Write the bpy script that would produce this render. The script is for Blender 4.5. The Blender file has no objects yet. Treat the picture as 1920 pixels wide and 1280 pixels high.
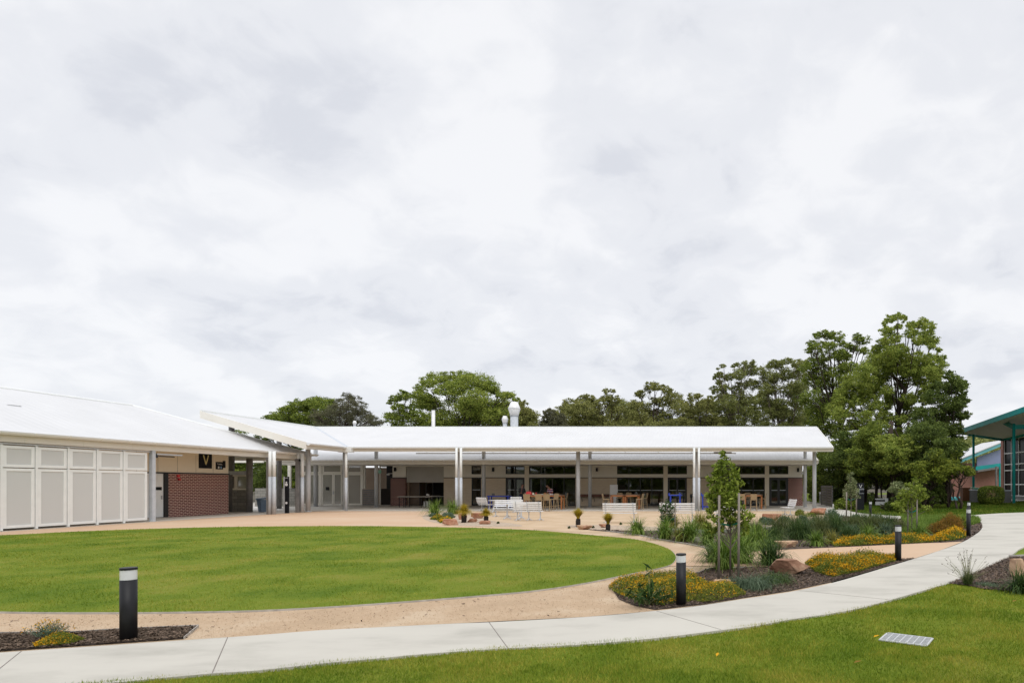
import bpy, bmesh, math, random
import numpy as np
from mathutils import Vector, Matrix
R = math.radians
random.seed(7); rng = np.random.default_rng(7)
scene = bpy.context.scene
C = scene.collection

# ---------------------------------------------------------------- camera
F, CX, HY, H = 1120.0, 1350.0, 908.0, 1.7
cam_d = bpy.data.cameras.new('camera'); cam = bpy.data.objects.new('camera', cam_d); C.objects.link(cam)
cam.location = (0, 0, H); cam.rotation_euler = (R(90), 0, 0)
cam_d.sensor_width = 36; cam_d.lens = F/1920*36
cam_d.shift_x = -(CX-960)/1920; cam_d.shift_y = (HY-640)/1920
cam_d.clip_start = 0.1; cam_d.clip_end = 3000
scene.camera = cam

# ---------------------------------------------------------------- world + sun (bright overcast)
SUN_EL, SUN_AZ = R(48), R(150)      # azimuth measured clockwise from +Y: behind and right of the camera
world = bpy.data.worlds.new('World'); scene.world = world; world.use_nodes = True
nt = world.node_tree; nt.nodes.clear(); N = nt.nodes.new; L = nt.links.new
out = N('ShaderNodeOutputWorld')
sky = N('ShaderNodeTexSky'); sky.sky_type = 'NISHITA'; sky.sun_disc = False
sky.sun_elevation = SUN_EL; sky.sun_rotation = SUN_AZ
bg1 = N('ShaderNodeBackground'); bg1.inputs['Strength'].default_value = 0.1; L(sky.outputs[0], bg1.inputs[0])
tc = N('ShaderNodeTexCoord'); sep = N('ShaderNodeSeparateXYZ'); L(tc.outputs['Generated'], sep.inputs[0])
def wm(op, a, b=None, clamp=False):
    m = N('ShaderNodeMath'); m.operation = op; m.use_clamp = clamp
    for i, v in enumerate((a, b)):
        if v is None: continue
        if isinstance(v, (int, float)): m.inputs[i].default_value = v
        else: L(v, m.inputs[i])
    return m.outputs[0]
zc = wm('MAXIMUM', sep.outputs[2], 0.0)
den = wm('ADD', zc, 0.42)
comb = N('ShaderNodeCombineXYZ'); L(wm('DIVIDE', sep.outputs[0], den), comb.inputs[0]); L(wm('DIVIDE', sep.outputs[1], den), comb.inputs[1])
rotm = N('ShaderNodeMapping'); rotm.inputs['Rotation'].default_value = (0, 0, R(35)); rotm.inputs['Scale'].default_value = (1.0, 1.1, 1); L(comb.outputs[0], rotm.inputs[0])
n1 = N('ShaderNodeTexNoise'); n1.inputs['Scale'].default_value = 2.6; n1.inputs['Detail'].default_value = 7; n1.inputs['Roughness'].default_value = 0.5; n1.inputs['Distortion'].default_value = 0.25
L(rotm.outputs[0], n1.inputs[0])
n2 = N('ShaderNodeTexNoise'); n2.inputs['Scale'].default_value = 9.0; n2.inputs['Detail'].default_value = 8; n2.inputs['Roughness'].default_value = 0.55; n2.inputs['Distortion'].default_value = 0.6
L(rotm.outputs[0], n2.inputs[0])
mixn = wm('ADD', wm('MULTIPLY', n1.outputs[0], 0.72), wm('MULTIPLY', n2.outputs[0], 0.28))
ramp = N('ShaderNodeValToRGB'); L(mixn, ramp.inputs[0])
cr = ramp.color_ramp; cr.interpolation = 'EASE'
cr.elements[0].position = 0.38; cr.elements[0].color = (0.635, 0.652, 0.70, 1)
cr.elements[1].position = 0.59; cr.elements[1].color = (0.815, 0.82, 0.84, 1)
e = cr.elements.new(0.47); e.color = (0.728, 0.74, 0.775, 1)
# an overcast sky is brighter towards the zenith
zen = wm('ADD', 1.0, wm('MULTIPLY', wm('SUBTRACT', zc, 0.62, True), 3.0))
bg2 = N('ShaderNodeBackground'); L(ramp.outputs[0], bg2.inputs[0]); L(zen, bg2.inputs['Strength'])
mx = N('ShaderNodeMixShader'); mx.inputs[0].default_value = 0.94
L(bg1.outputs[0], mx.inputs[1]); L(bg2.outputs[0], mx.inputs[2]); L(mx.outputs[0], out.inputs[0])
sd = bpy.data.lights.new('sun', 'SUN'); sd.energy = 1.1; sd.angle = R(35); sd.color = (1.0, 0.97, 0.92)
sun = bpy.data.objects.new('sun', sd); C.objects.link(sun)
dirv = Vector((math.sin(SUN_AZ)*math.cos(SUN_EL), math.cos(SUN_AZ)*math.cos(SUN_EL), math.sin(SUN_EL)))
sun.rotation_euler = dirv.to_track_quat('Z', 'Y').to_euler()
scene.view_settings.view_transform = 'Standard'; scene.view_settings.look = 'None'
scene.view_settings.exposure = 0.24; scene.view_settings.gamma = 1.0
scene.render.engine = 'CYCLES'
try:
    scene.cycles.max_bounces = 8; scene.cycles.transparent_max_bounces = 12; scene.cycles.caustics_reflective = False; scene.cycles.caustics_refractive = False
    scene.cycles.use_denoising = True
except Exception: pass

# ---------------------------------------------------------------- materials
def srgb(r, g, b):
    f = lambda c: (c/255/12.92) if c/255 <= 0.04045 else ((c/255+0.055)/1.055)**2.4
    return (f(r), f(g), f(b))
MATS = {}
def nodes_of(m):
    m.use_nodes = True; t = m.node_tree; t.nodes.clear(); return t
def pm(name, c1, c2=None, scale=4.0, rough=0.6, metal=0.0, bump=0.0, bscale=60.0, detail=5, lo=0.35, hi=0.65, island=0.0, spec=0.5, c3=None, stretch=None, transl=0.0):
    m = bpy.data.materials.new(name); t = nodes_of(m); nn = t.nodes.new; l = t.links.new
    o = nn('ShaderNodeOutputMaterial'); b = nn('ShaderNodeBsdfPrincipled')
    b.inputs['Roughness'].default_value = rough; b.inputs['Metallic'].default_value = metal
    b.inputs['Specular IOR Level'].default_value = spec
    tcn = nn('ShaderNodeTexCoord'); src = tcn.outputs['Object']
    if stretch:
        mp = nn('ShaderNodeMapping'); mp.inputs['Scale'].default_value = stretch; l(src, mp.inputs[0]); src = mp.outputs[0]
    if c2 is None: c2 = tuple(v*0.88 for v in c1)
    n = nn('ShaderNodeTexNoise'); n.inputs['Scale'].default_value = scale; n.inputs['Detail'].default_value = detail; n.inputs['Roughness'].default_value = 0.6
    l(src, n.inputs[0])
    r = nn('ShaderNodeValToRGB'); r.color_ramp.elements[0].position = lo; r.color_ramp.elements[1].position = hi
    r.color_ramp.elements[0].color = (*c1, 1); r.color_ramp.elements[1].color = (*c2, 1)
    if c3:
        e = r.color_ramp.elements.new((lo+hi)/2); e.color = (*c3, 1)
    col = r.outputs[0]
    if island > 0:
        gn = nn('ShaderNodeNewGeometry'); ma = nn('ShaderNodeMath'); ma.operation = 'MULTIPLY_ADD'
        l(gn.outputs['Random Per Island'], ma.inputs[0]); ma.inputs[1].default_value = island; ma.inputs[2].default_value = -island/2
        ad = nn('ShaderNodeMath'); ad.operation = 'ADD'; l(n.outputs[0], ad.inputs[0]); l(ma.outputs[0], ad.inputs[1]); l(ad.outputs[0], r.inputs[0])
    else: l(n.outputs[0], r.inputs[0])
    l(col, b.inputs['Base Color'])
    if bump > 0:
        n3 = nn('ShaderNodeTexNoise'); n3.inputs['Scale'].default_value = bscale; n3.inputs['Detail'].default_value = 4; l(src, n3.inputs[0])
        bp = nn('ShaderNodeBump'); bp.inputs['Strength'].default_value = bump; bp.inputs['Distance'].default_value = 0.02
        l(n3.outputs[0], bp.inputs['Height']); l(bp.outputs[0], b.inputs['Normal'])
    sh = b.outputs[0]
    if transl > 0:
        tr = nn('ShaderNodeBsdfTranslucent'); l(col, tr.inputs[0]); ms = nn('ShaderNodeMixShader'); ms.inputs[0].default_value = transl
        l(sh, ms.inputs[1]); l(tr.outputs[0], ms.inputs[2]); sh = ms.outputs[0]
    l(sh, o.inputs[0]); MATS[name] = m; return m
def brick(name, c1, c2, mortar, w=0.24, h=0.086, ms=0.012, axis='x', rough=0.8, bias=0.0):
    m = bpy.data.materials.new(name); t = nodes_of(m); nn = t.nodes.new; l = t.links.new
    o = nn('ShaderNodeOutputMaterial'); b = nn('ShaderNodeBsdfPrincipled'); b.inputs['Roughness'].default_value = rough
    tcn = nn('ShaderNodeTexCoord'); s = nn('ShaderNodeSeparateXYZ'); cb = nn('ShaderNodeCombineXYZ')
    l(tcn.outputs['Object'], s.inputs[0]); l(s.outputs[0 if axis == 'x' else 1], cb.inputs[0]); l(s.outputs[2], cb.inputs[1])
    bt = nn('ShaderNodeTexBrick'); l(cb.outputs[0], bt.inputs[0]); bt.inputs['Scale'].default_value = 1.0
    bt.inputs['Brick Width'].default_value = w; bt.inputs['Row Height'].default_value = h; bt.inputs['Mortar Size'].default_value = ms
    bt.inputs['Mortar Smooth'].default_value = 0.1; bt.inputs['Bias'].default_value = bias
    bt.inputs['Color1'].default_value = (*c1, 1); bt.inputs['Color2'].default_value = (*c2, 1); bt.inputs['Mortar'].default_value = (*mortar, 1)
    l(bt.outputs[0], b.inputs['Base Color']); bp = nn('ShaderNodeBump'); bp.inputs['Strength'].default_value = 0.4; bp.inputs['Distance'].default_value = 0.01; bp.invert = True
    l(bt.outputs['Fac'], bp.inputs['Height']); l(bp.outputs[0], b.inputs['Normal']); l(b.outputs[0], o.inputs[0]); MATS[name] = m; return m
def corrugated(name, col, axis='x', period=0.2, rough=0.45, strength=0.5):
    m = bpy.data.materials.new(name); t = nodes_of(m); nn = t.nodes.new; l = t.links.new
    o = nn('ShaderNodeOutputMaterial'); b = nn('ShaderNodeBsdfPrincipled'); b.inputs['Roughness'].default_value = rough
    tcn = nn('ShaderNodeTexCoord'); s = nn('ShaderNodeSeparateXYZ'); l(tcn.outputs['Object'], s.inputs[0])
    ax = s.outputs[{'x': 0, 'y': 1, 'z': 2}[axis]]
    m1 = nn('ShaderNodeMath'); m1.operation = 'MULTIPLY'; l(ax, m1.inputs[0]); m1.inputs[1].default_value = 2*math.pi/period
    m2 = nn('ShaderNodeMath'); m2.operation = 'SINE'; l(m1.outputs[0], m2.inputs[0])
    n = nn('ShaderNodeTexNoise'); n.inputs['Scale'].default_value = 0.6; n.inputs['Detail'].default_value = 6; l(tcn.outputs['Object'], n.inputs[0])
    r = nn('ShaderNodeValToRGB'); r.color_ramp.elements[0].position = 0.3; r.color_ramp.elements[1].position = 0.7
    r.color_ramp.elements[0].color = (*tuple(v*0.93 for v in col), 1); r.color_ramp.elements[1].color = (*col, 1); l(n.outputs[0], r.inputs[0]); l(r.outputs[0], b.inputs['Base Color'])
    bp = nn('ShaderNodeBump'); bp.inputs['Strength'].default_value = strength; bp.inputs['Distance'].default_value = 0.02
    l(m2.outputs[0], bp.inputs['Height']); l(bp.outputs[0], b.inputs['Normal']); l(b.outputs[0], o.inputs[0]); MATS[name] = m; return m
def see_through(name, col, fac, rough=0.5):
    m = bpy.data.materials.new(name); t = nodes_of(m); nn = t.nodes.new; l = t.links.new
    o = nn('ShaderNodeOutputMaterial'); b = nn('ShaderNodeBsdfPrincipled'); b.inputs['Roughness'].default_value = rough; b.inputs['Base Color'].default_value = (*col, 1)
    tr = nn('ShaderNodeBsdfTransparent'); ms = nn('ShaderNodeMixShader'); ms.inputs[0].default_value = fac
    l(b.outputs[0], ms.inputs[1]); l(tr.outputs[0], ms.inputs[2]); l(ms.outputs[0], o.inputs[0]); MATS[name] = m; return m
def glass(name, tint=(0.55, 0.58, 0.57), refl=0.16):
    m = bpy.data.materials.new(name); t = nodes_of(m); nn = t.nodes.new; l = t.links.new
    o = nn('ShaderNodeOutputMaterial'); g_ = nn('ShaderNodeBsdfGlossy'); g_.inputs['Roughness'].default_value = 0.02; g_.inputs[0].default_value = (0.9, 0.95, 0.95, 1)
    tr = nn('ShaderNodeBsdfTransparent'); tr.inputs[0].default_value = (*tint, 1); ms = nn('ShaderNodeMixShader'); ms.inputs[0].default_value = refl
    l(tr.outputs[0], ms.inputs[1]); l(g_.outputs[0], ms.inputs[2]); l(ms.outputs[0], o.inputs[0]); MATS[name] = m; return m

WHITE = (0.80, 0.80, 0.79)
corrugated('roof_x', (0.64, 0.64, 0.645), 'x', 0.25, 0.5, 0.3)
corrugated('roof_y', (0.64, 0.64, 0.645), 'y', 0.38, 0.5, 0.22)
pm('cream_trim', (0.80, 0.77, 0.70), (0.77, 0.74, 0.67), 1.5, 0.5)
pm('white_paint', (0.82, 0.835, 0.825), (0.77, 0.785, 0.775), 3, 0.4)
pm('white_metal', (0.80, 0.80, 0.80), (0.74, 0.74, 0.75), 6, 0.35)
pm('cream_wall', (0.82, 0.74, 0.60), (0.79, 0.71, 0.57), 1.2, 0.7)
pm('cream_panel', (0.84, 0.80, 0.71), (0.81, 0.77, 0.68), 0.9, 0.65)
pm('galvanised', (0.54, 0.55, 0.56), (0.44, 0.45, 0.46), 5, 0.6, 0.0, stretch=(3, 3, 0.6))
pm('steel_light', (0.55, 0.58, 0.62), (0.47, 0.50, 0.54), 5, 0.55, 0.0)
pm('dark_steel', (0.20, 0.19, 0.185), (0.15, 0.145, 0.14), 4, 0.6, 0.0)
pm('black_paint', (0.010, 0.010, 0.012), (0.014, 0.014, 0.017), 8, 0.5, spec=0.3)
pm('black_frame', (0.02, 0.02, 0.022), (0.014, 0.014, 0.016), 4, 0.4)
pm('sign_black', (0.008, 0.009, 0.012), (0.012, 0.013, 0.016), 4, 0.7, spec=0.2)
pm('sign_white', (0.8, 0.8, 0.8), (0.75, 0.75, 0.75), 4, 0.5)
pm('sign_yellow', (0.75, 0.68, 0.35), (0.7, 0.6, 0.3), 4, 0.5)
pm('sign_blue', (0.25, 0.4, 0.6), (0.2, 0.35, 0.55), 4, 0.5)
pm('exit_green', (0.25, 0.62, 0.45), (0.2, 0.55, 0.4), 4, 0.5)
pm('red_paint', (0.55, 0.02, 0.02), (0.5, 0.02, 0.03), 4, 0.4)
pm('blue_paint', (0.02, 0.05, 0.42), (0.02, 0.06, 0.5), 4, 0.35)
pm('teal_paint', (0.0, 0.36, 0.34), (0.01, 0.30, 0.29), 2, 0.4)
pm('teal_pale', (0.16, 0.46, 0.50), (0.12, 0.40, 0.44), 2, 0.4)
pm('teal_tank', (0.0, 0.42, 0.42), (0.0, 0.36, 0.36), 2, 0.4)
pm('blue_clad', (0.30, 0.34, 0.52), (0.26, 0.30, 0.47), 1, 0.6)
pm('soffit', (0.84, 0.81, 0.75), (0.81, 0.78, 0.72), 1.0, 0.7)
pm('timber', (0.42, 0.15, 0.045), (0.30, 0.10, 0.03), 6, 0.5, stretch=(1, 1, 6))
pm('bench_timber', (0.16, 0.06, 0.03), (0.11, 0.04, 0.02), 6, 0.5)
pm('rattan', (0.36, 0.26, 0.15), (0.28, 0.20, 0.11), 60, 0.7, bump=0.3, bscale=90)
pm('table_top', (0.22, 0.15, 0.10), (0.16, 0.11, 0.07), 10, 0.45)
pm('board_brown', (0.13, 0.09, 0.06), (0.10, 0.07, 0.05), 2, 0.6)
pm('rust_brown', (0.17, 0.065, 0.02), (0.14, 0.05, 0.015), 2, 0.7)
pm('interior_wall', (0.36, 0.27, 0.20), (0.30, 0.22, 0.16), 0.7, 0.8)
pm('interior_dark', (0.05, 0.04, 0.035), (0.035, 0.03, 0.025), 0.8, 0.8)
pm('stake_wood', (0.27, 0.235, 0.20), (0.18, 0.15, 0.125), 12, 0.85, stretch=(4, 4, 0.6))
pm('tie_green', (0.0, 0.19, 0.11), (0.0, 0.15, 0.09), 10, 0.6)
pm('skin', (0.42, 0.22, 0.15), (0.38, 0.19, 0.13), 10, 0.55)
pm('hair_dark', (0.03, 0.015, 0.01), (0.05, 0.02, 0.015), 20, 0.5)
pm('jacket', (0.025, 0.028, 0.03), (0.04, 0.042, 0.045), 12, 0.8)
pm('scarf', (0.30, 0.27, 0.26), (0.2, 0.05, 0.05), 15, 0.9)
pm('jeans', (0.02, 0.03, 0.06), (0.03, 0.04, 0.07), 12, 0.85)
pm('bin_blue', (0.13, 0.19, 0.27), (0.11, 0.16, 0.23), 4, 0.5)
pm('plastic_green', (0.05, 0.3, 0.15), (0.04, 0.26, 0.13), 4, 0.5)
pm('grey_render', (0.17, 0.17, 0.165), (0.14, 0.14, 0.135), 1.5, 0.85)
pm('shutter', (0.46, 0.44, 0.40), (0.42, 0.40, 0.36), 1.5, 0.5)
pm('window_dark', (0.008, 0.009, 0.009), (0.012, 0.013, 0.013), 0.5, 0.25, spec=0.12)
pm('concrete', (0.525, 0.50, 0.44), (0.41, 0.39, 0.34), 0.55, 0.85, bump=0.2, bscale=90, detail=10, c3=(0.50, 0.475, 0.418), stretch=(1, 2.2, 1))
pm('slab', (0.54, 0.50, 0.44), (0.44, 0.41, 0.36), 0.6, 0.6, bump=0.1, bscale=60, detail=8)
pm('pale_paving', (0.62, 0.60, 0.56), (0.56, 0.54, 0.5), 0.6, 0.75)
pm('salmon', (0.50, 0.32, 0.195), (0.56, 0.41, 0.28), 0.22, 0.8, bump=0.12, bscale=80, detail=7, lo=0.3, hi=0.7)
pm('joint', (0.22, 0.19, 0.17), (0.16, 0.14, 0.12), 9, 0.9)
pm('edge_metal', (0.50, 0.47, 0.43), (0.33, 0.31, 0.28), 6, 0.6)
pm('block', (0.26, 0.255, 0.235), (0.2, 0.2, 0.185), 3, 0.9)
pm('bark_dark', (0.055, 0.035, 0.025), (0.03, 0.02, 0.015), 4, 0.9, bump=0.5, bscale=20)
pm('bark_grey', (0.20, 0.165, 0.135), (0.11, 0.085, 0.07), 3, 0.9, bump=0.4, bscale=15)
pm('burnt', (0.012, 0.010, 0.009), (0.03, 0.022, 0.018), 30, 0.95, bump=0.8, bscale=50)
pm('rock_red', (0.30, 0.135, 0.08), (0.42, 0.24, 0.16), 5, 0.9, bump=0.7, bscale=12, detail=8, c3=(0.36, 0.17, 0.10))
pm('rock_tan', (0.46, 0.29, 0.17), (0.30, 0.14, 0.09), 3, 0.9, bump=0.7, bscale=10, detail=8, c3=(0.50, 0.34, 0.22))
pm('rock_brown', (0.20, 0.10, 0.06), (0.42, 0.27, 0.18), 3.5, 0.9, bump=0.9, bscale=14, detail=9, c3=(0.27, 0.145, 0.09))
pm('rock_pale', (0.42, 0.38, 0.33), (0.32, 0.28, 0.24), 6, 0.9, bump=0.6, bscale=12, detail=8)
brick('brick_x', (0.095, 0.026, 0.022), (0.150, 0.046, 0.038), (0.42, 0.30, 0.25), axis='x', w=.26, h=.1, ms=0.014)
brick('brick_y', (0.095, 0.022, 0.020), (0.165, 0.046, 0.040), (0.56, 0.38, 0.31), axis='y', ms=0.015)
brick('blonde_x', (0.66, 0.53, 0.38), (0.73, 0.60, 0.44), (0.66, 0.58, 0.48), axis='x')
brick('block_x', (0.20, 0.195, 0.175), (0.29, 0.28, 0.25), (0.13, 0.125, 0.115), w=0.4, h=0.2, axis='x')
brick('block_y', (0.20, 0.195, 0.175), (0.29, 0.28, 0.25), (0.13, 0.125, 0.115), w=0.4, h=0.2, axis='y')
brick('pink_x', (0.30, 0.115, 0.09), (0.36, 0.15, 0.12), (0.30, 0.2, 0.17), axis='x')
see_through('perforated', (0.70, 0.71, 0.70), 0.24)
see_through('perforated_dark', (0.40, 0.385, 0.34), 0.35)
glass('glazing', (0.7, 0.72, 0.71), 0.065)
see_through('lamp_glass', (0.85, 0.87, 0.88), 0.35, 0.15)
def stripes():
    m = bpy.data.materials.new('striped_shirt'); t = nodes_of(m); nn = t.nodes.new; l = t.links.new
    o = nn('ShaderNodeOutputMaterial'); b = nn('ShaderNodeBsdfPrincipled'); b.inputs['Roughness'].default_value = 0.85
    tcn = nn('ShaderNodeTexCoord'); s = nn('ShaderNodeSeparateXYZ'); l(tcn.outputs['Object'], s.inputs[0])
    a = nn('ShaderNodeMath'); a.operation = 'MULTIPLY'; a.inputs[1].default_value = 7.0; l(s.outputs[2], a.inputs[0])
    fr = nn('ShaderNodeMath'); fr.operation = 'FRACT'; l(a.outputs[0], fr.inputs[0]); r = nn('ShaderNodeValToRGB'); r.color_ramp.interpolation = 'CONSTANT'
    r.color_ramp.elements[0].color = (0.45, 0.03, 0.05, 1); r.color_ramp.elements[1].position = 0.66; r.color_ramp.elements[1].color = (0.08, 0.08, 0.25, 1)
    e = r.color_ramp.elements.new(0.33); e.color = (0.6, 0.58, 0.62, 1)
    l(fr.outputs[0], r.inputs[0]); l(r.outputs[0], b.inputs['Base Color']); l(b.outputs[0], o.inputs[0]); MATS['striped_shirt'] = m
stripes()
# vegetation
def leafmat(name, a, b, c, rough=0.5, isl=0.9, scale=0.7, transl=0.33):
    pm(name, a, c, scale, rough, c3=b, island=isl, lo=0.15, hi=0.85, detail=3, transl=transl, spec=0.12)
leafmat('leaf_gum', (0.096, 0.136, 0.028), (0.198, 0.262, 0.046), (0.333, 0.389, 0.074))
leafmat('leaf_gum_bright', (0.132, 0.182, 0.032), (0.258, 0.327, 0.061), (0.436, 0.480, 0.100))
leafmat('leaf_gum_olive', (0.121, 0.134, 0.041), (0.234, 0.250, 0.072), (0.377, 0.370, 0.125))
leafmat('leaf_gum_far', (0.131, 0.154, 0.046), (0.237, 0.265, 0.079), (0.361, 0.376, 0.124))
leafmat('leaf_casuarina', (0.083, 0.086, 0.050), (0.132, 0.132, 0.073), (0.187, 0.182, 0.099))
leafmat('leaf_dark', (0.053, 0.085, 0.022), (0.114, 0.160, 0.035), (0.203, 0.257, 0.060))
leafmat('leaf_yellowgreen', (0.081, 0.113, 0.019), (0.178, 0.227, 0.032), (0.324, 0.356, 0.057))
leafmat('leaf_young', (0.098, 0.143, 0.016), (0.207, 0.275, 0.036), (0.391, 0.462, 0.088))
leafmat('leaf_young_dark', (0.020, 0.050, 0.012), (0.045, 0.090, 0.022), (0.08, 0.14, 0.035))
leafmat('leaf_pale', (0.12, 0.15, 0.06), (0.22, 0.26, 0.12), (0.36, 0.38, 0.2))
leafmat('leaf_silver', (0.07, 0.12, 0.07), (0.13, 0.19, 0.12), (0.21, 0.28, 0.19))
leafmat('strap_green', (0.066, 0.121, 0.017), (0.138, 0.224, 0.033), (0.288, 0.391, 0.088))
leafmat('strap_dark', (0.029, 0.063, 0.015), (0.060, 0.109, 0.029), (0.127, 0.184, 0.055))
leafmat('strap_blue', (0.05, 0.085, 0.045), (0.10, 0.15, 0.085), (0.18, 0.24, 0.15))
leafmat('strap_straw', (0.130, 0.125, 0.027), (0.221, 0.213, 0.045), (0.364, 0.325, 0.081))
leafmat('rush_green', (0.055, 0.075, 0.022), (0.115, 0.140, 0.042), (0.20, 0.22, 0.085))
leafmat('grasstree_gold', (0.26, 0.22, 0.016), (0.46, 0.36, 0.03), (0.64, 0.46, 0.06))
leafmat('flower_gold', (0.48, 0.22, 0.005), (0.66, 0.34, 0.008), (0.80, 0.47, 0.02), transl=0.15)
leafmat('cover_green', (0.08, 0.11, 0.014), (0.16, 0.20, 0.028), (0.27, 0.29, 0.05))
leafmat('bush_orange', (0.14, 0.10, 0.02), (0.28, 0.17, 0.03), (0.42, 0.22, 0.06))
leafmat('mulch_chip', (0.048, 0.034, 0.024), (0.104, 0.075, 0.053), (0.209, 0.150, 0.110), rough=0.9, transl=0)
leafmat('gravel_grain', (0.34, 0.23, 0.14), (0.5, 0.36, 0.23), (0.6, 0.46, 0.32), rough=0.9, transl=0)
pm('stem_seed', (0.05, 0.03, 0.025), (0.08, 0.05, 0.04), 10, 0.8)
pm('stem_thin', (0.20, 0.22, 0.09), (0.28, 0.27, 0.14), 10, 0.8)
def grassmat(name, dry, mid, lush, sc=0.45, isl=0.35):
    m = pm(name, lush, dry, sc, 0.65, c3=mid, island=isl, lo=0.36, hi=0.66, detail=6, spec=0.05, transl=0.2)
grassmat('grass_blade', (0.37, 0.340, 0.065), (0.235, 0.290, 0.035), (0.115, 0.188, 0.018), isl=.25, sc=.6)
grassmat('grass_blade_near', (0.38, 0.345, 0.06), (0.230, 0.290, 0.030), (0.112, 0.185, 0.016), 1.1, isl=.25)
grassmat('grass_blade_far', (0.17, 0.19, 0.03), (0.10, 0.165, 0.02), (0.055, 0.11, 0.012))
pm('grass_base', (0.085, 0.14, 0.015), (0.22, 0.215, 0.045), 0.6, 0.9, spec=0.05, c3=(0.145, 0.19, 0.022), bump=0.8, bscale=35, detail=8, lo=0.32, hi=0.72)
pm('mulch', (0.042, 0.028, 0.021), (0.115, 0.08, 0.062), 22, 0.95, bump=1.0, bscale=45, detail=8)
pm('gravel', (0.44, 0.315, 0.20), (0.54, 0.415, 0.285), 1.1, 0.95, bump=0.5, bscale=110, detail=10, c3=(0.48, 0.345, 0.222))
pm('court_gravel', (0.47, 0.335, 0.205), (0.56, 0.42, 0.28), 0.8, 0.95, bump=0.5, bscale=80, detail=10)
pm('bed_gravel', (0.36, 0.27, 0.19), (0.52, 0.42, 0.32), 7, 0.95, bump=0.8, bscale=60, detail=9)
pm('forest_floor', (0.05, 0.045, 0.025), (0.09, 0.07, 0.04), 1.0, 0.95, bump=0.6, bscale=20)

# ---------------------------------------------------------------- helpers
def g(x, y, z=0.0):
    d = F*(H-z)/(y-HY); return Vector(((x-CX)*d/F, d, z))
def at(x, y, d): return Vector(((x-CX)*d/F, d, H+(HY-y)*d/F))
def dist(y): return F*H/(y-HY)
class MB:
    def __init__(s): s.v = []; s.f = []
    def add(s, vs, fs):
        o = len(s.v); s.v += [tuple(v) for v in vs]; s.f += [tuple(i+o for i in f) for f in fs]; return s
    def box(s, a, b, rz=0, c=None):
        x0, x1 = sorted((a[0], b[0])); y0, y1 = sorted((a[1], b[1])); z0, z1 = sorted((a[2], b[2]))
        vs = [(x0, y0, z0), (x1, y0, z0), (x1, y1, z0), (x0, y1, z0), (x0, y0, z1), (x1, y0, z1), (x1, y1, z1), (x0, y1, z1)]
        return s.add(vs, [(0, 3, 2, 1), (4, 5, 6, 7), (0, 1, 5, 4), (1, 2, 6, 5), (2, 3, 7, 6), (3, 0, 4, 7)])
    def bar(s, p, q, w, h=None):     # rectangular bar between two points
        h = h or w; p = Vector(p); q = Vector(q); d = (q-p).normalized()
        up = Vector((0, 0, 1)) if abs(d.z) < 0.95 else Vector((0, 1, 0))
        a = d.cross(up).normalized()*w/2; b = a.cross(d).normalized()*h/2
        vs = [p-a-b, p+a-b, p+a+b, p-a+b, q-a-b, q+a-b, q+a+b, q-a+b]
        return s.add(vs, [(0, 3, 2, 1), (4, 5, 6, 7), (0, 1, 5, 4), (1, 2, 6, 5), (2, 3, 7, 6), (3, 0, 4, 7)])
    def tube(s, pts, rad, n=10, cap=True):
        pts = [Vector(p) for p in pts]; k = len(pts)
        if not isinstance(rad, (list, tuple)): rad = [rad]*k
        rings = []
        for i, p in enumerate(pts):
            d = (pts[min(i+1, k-1)]-pts[max(i-1, 0)]).normalized()
            up = Vector((0, 0, 1)) if abs(d.z) < 0.9 else Vector((0, 1, 0))
            a = d.cross(up).normalized(); b = a.cross(d).normalized()
            rings.append([p+(a*math.cos(2*math.pi*j/n)+b*math.sin(2*math.pi*j/n))*rad[i] for j in range(n)])
        vs = [v for r in rings for v in r]; fs = []
        for i in range(k-1):
            for j in range(n):
                fs.append((i*n+j, i*n+(j+1) % n, (i+1)*n+(j+1) % n, (i+1)*n+j))
        if cap: fs.append(tuple(range(n))[::-1]); fs.append(tuple((k-1)*n+j for j in range(n)))
        return s.add(vs, fs)
    def lathe(s, c, prof, n=20):     # prof: (r,z)
        return s.tube([(c[0], c[1], c[2]+z) for r, z in prof], [max(r, 1e-4) for r, z in prof], n)
    def prism(s, poly, h):           # poly: 3D points, extruded down by h
        n = len(poly); vs = [tuple(p) for p in poly]+[(p[0], p[1], p[2]-h) for p in poly]
        return s.add(vs, [tuple(range(n)), tuple(range(2*n-1, n-1, -1))]+[(i, i+n, (i+1) % n+n, (i+1) % n) for i in range(n)])
    def build(s, name, m, parent=None, smooth=False, bevel=0.0):
        off = Vector(parent.get('_w', (0, 0, 0))) if parent else Vector((0, 0, 0))
        me = bpy.data.meshes.new(name)
        base = off
        me.from_pydata([tuple(Vector(v)-base) for v in s.v], [], s.f); me.update()
        bm = bmesh.new(); bm.from_mesh(me); bmesh.ops.recalc_face_normals(bm, faces=bm.faces); bm.to_mesh(me); bm.free()
        me.materials.append(MATS[m]);
        if smooth:
            me.polygons.foreach_set('use_smooth', [len(p.vertices) == 4 for p in me.polygons])
        o = bpy.data.objects.new(name, me); C.objects.link(o)
        if parent: o.parent = parent
        if bevel > 0:
            b = o.modifiers.new('bevel', 'BEVEL'); b.width = bevel; b.segments = 2; b.limit_method = 'ANGLE'
        return o
def tag(o, label=None, cat=None, group=None, kind=None):
    if label: o['label'] = label
    if cat: o['category'] = cat
    if group: o['group'] = group
    if kind: o['kind'] = kind
    return o
def empty(name, loc, label, cat, group=None, rz=0):
    o = bpy.data.objects.new(name, None); C.objects.link(o); o.location = loc; o.rotation_euler = (0, 0, rz)
    o.empty_display_size = 0.2
    return tag(o, label, cat, group)
def wempty(name, loc, label, cat, group=None):   # children given in world coordinates
    o = empty(name, loc, label, cat, group); o['_w'] = tuple(loc); return o
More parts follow.
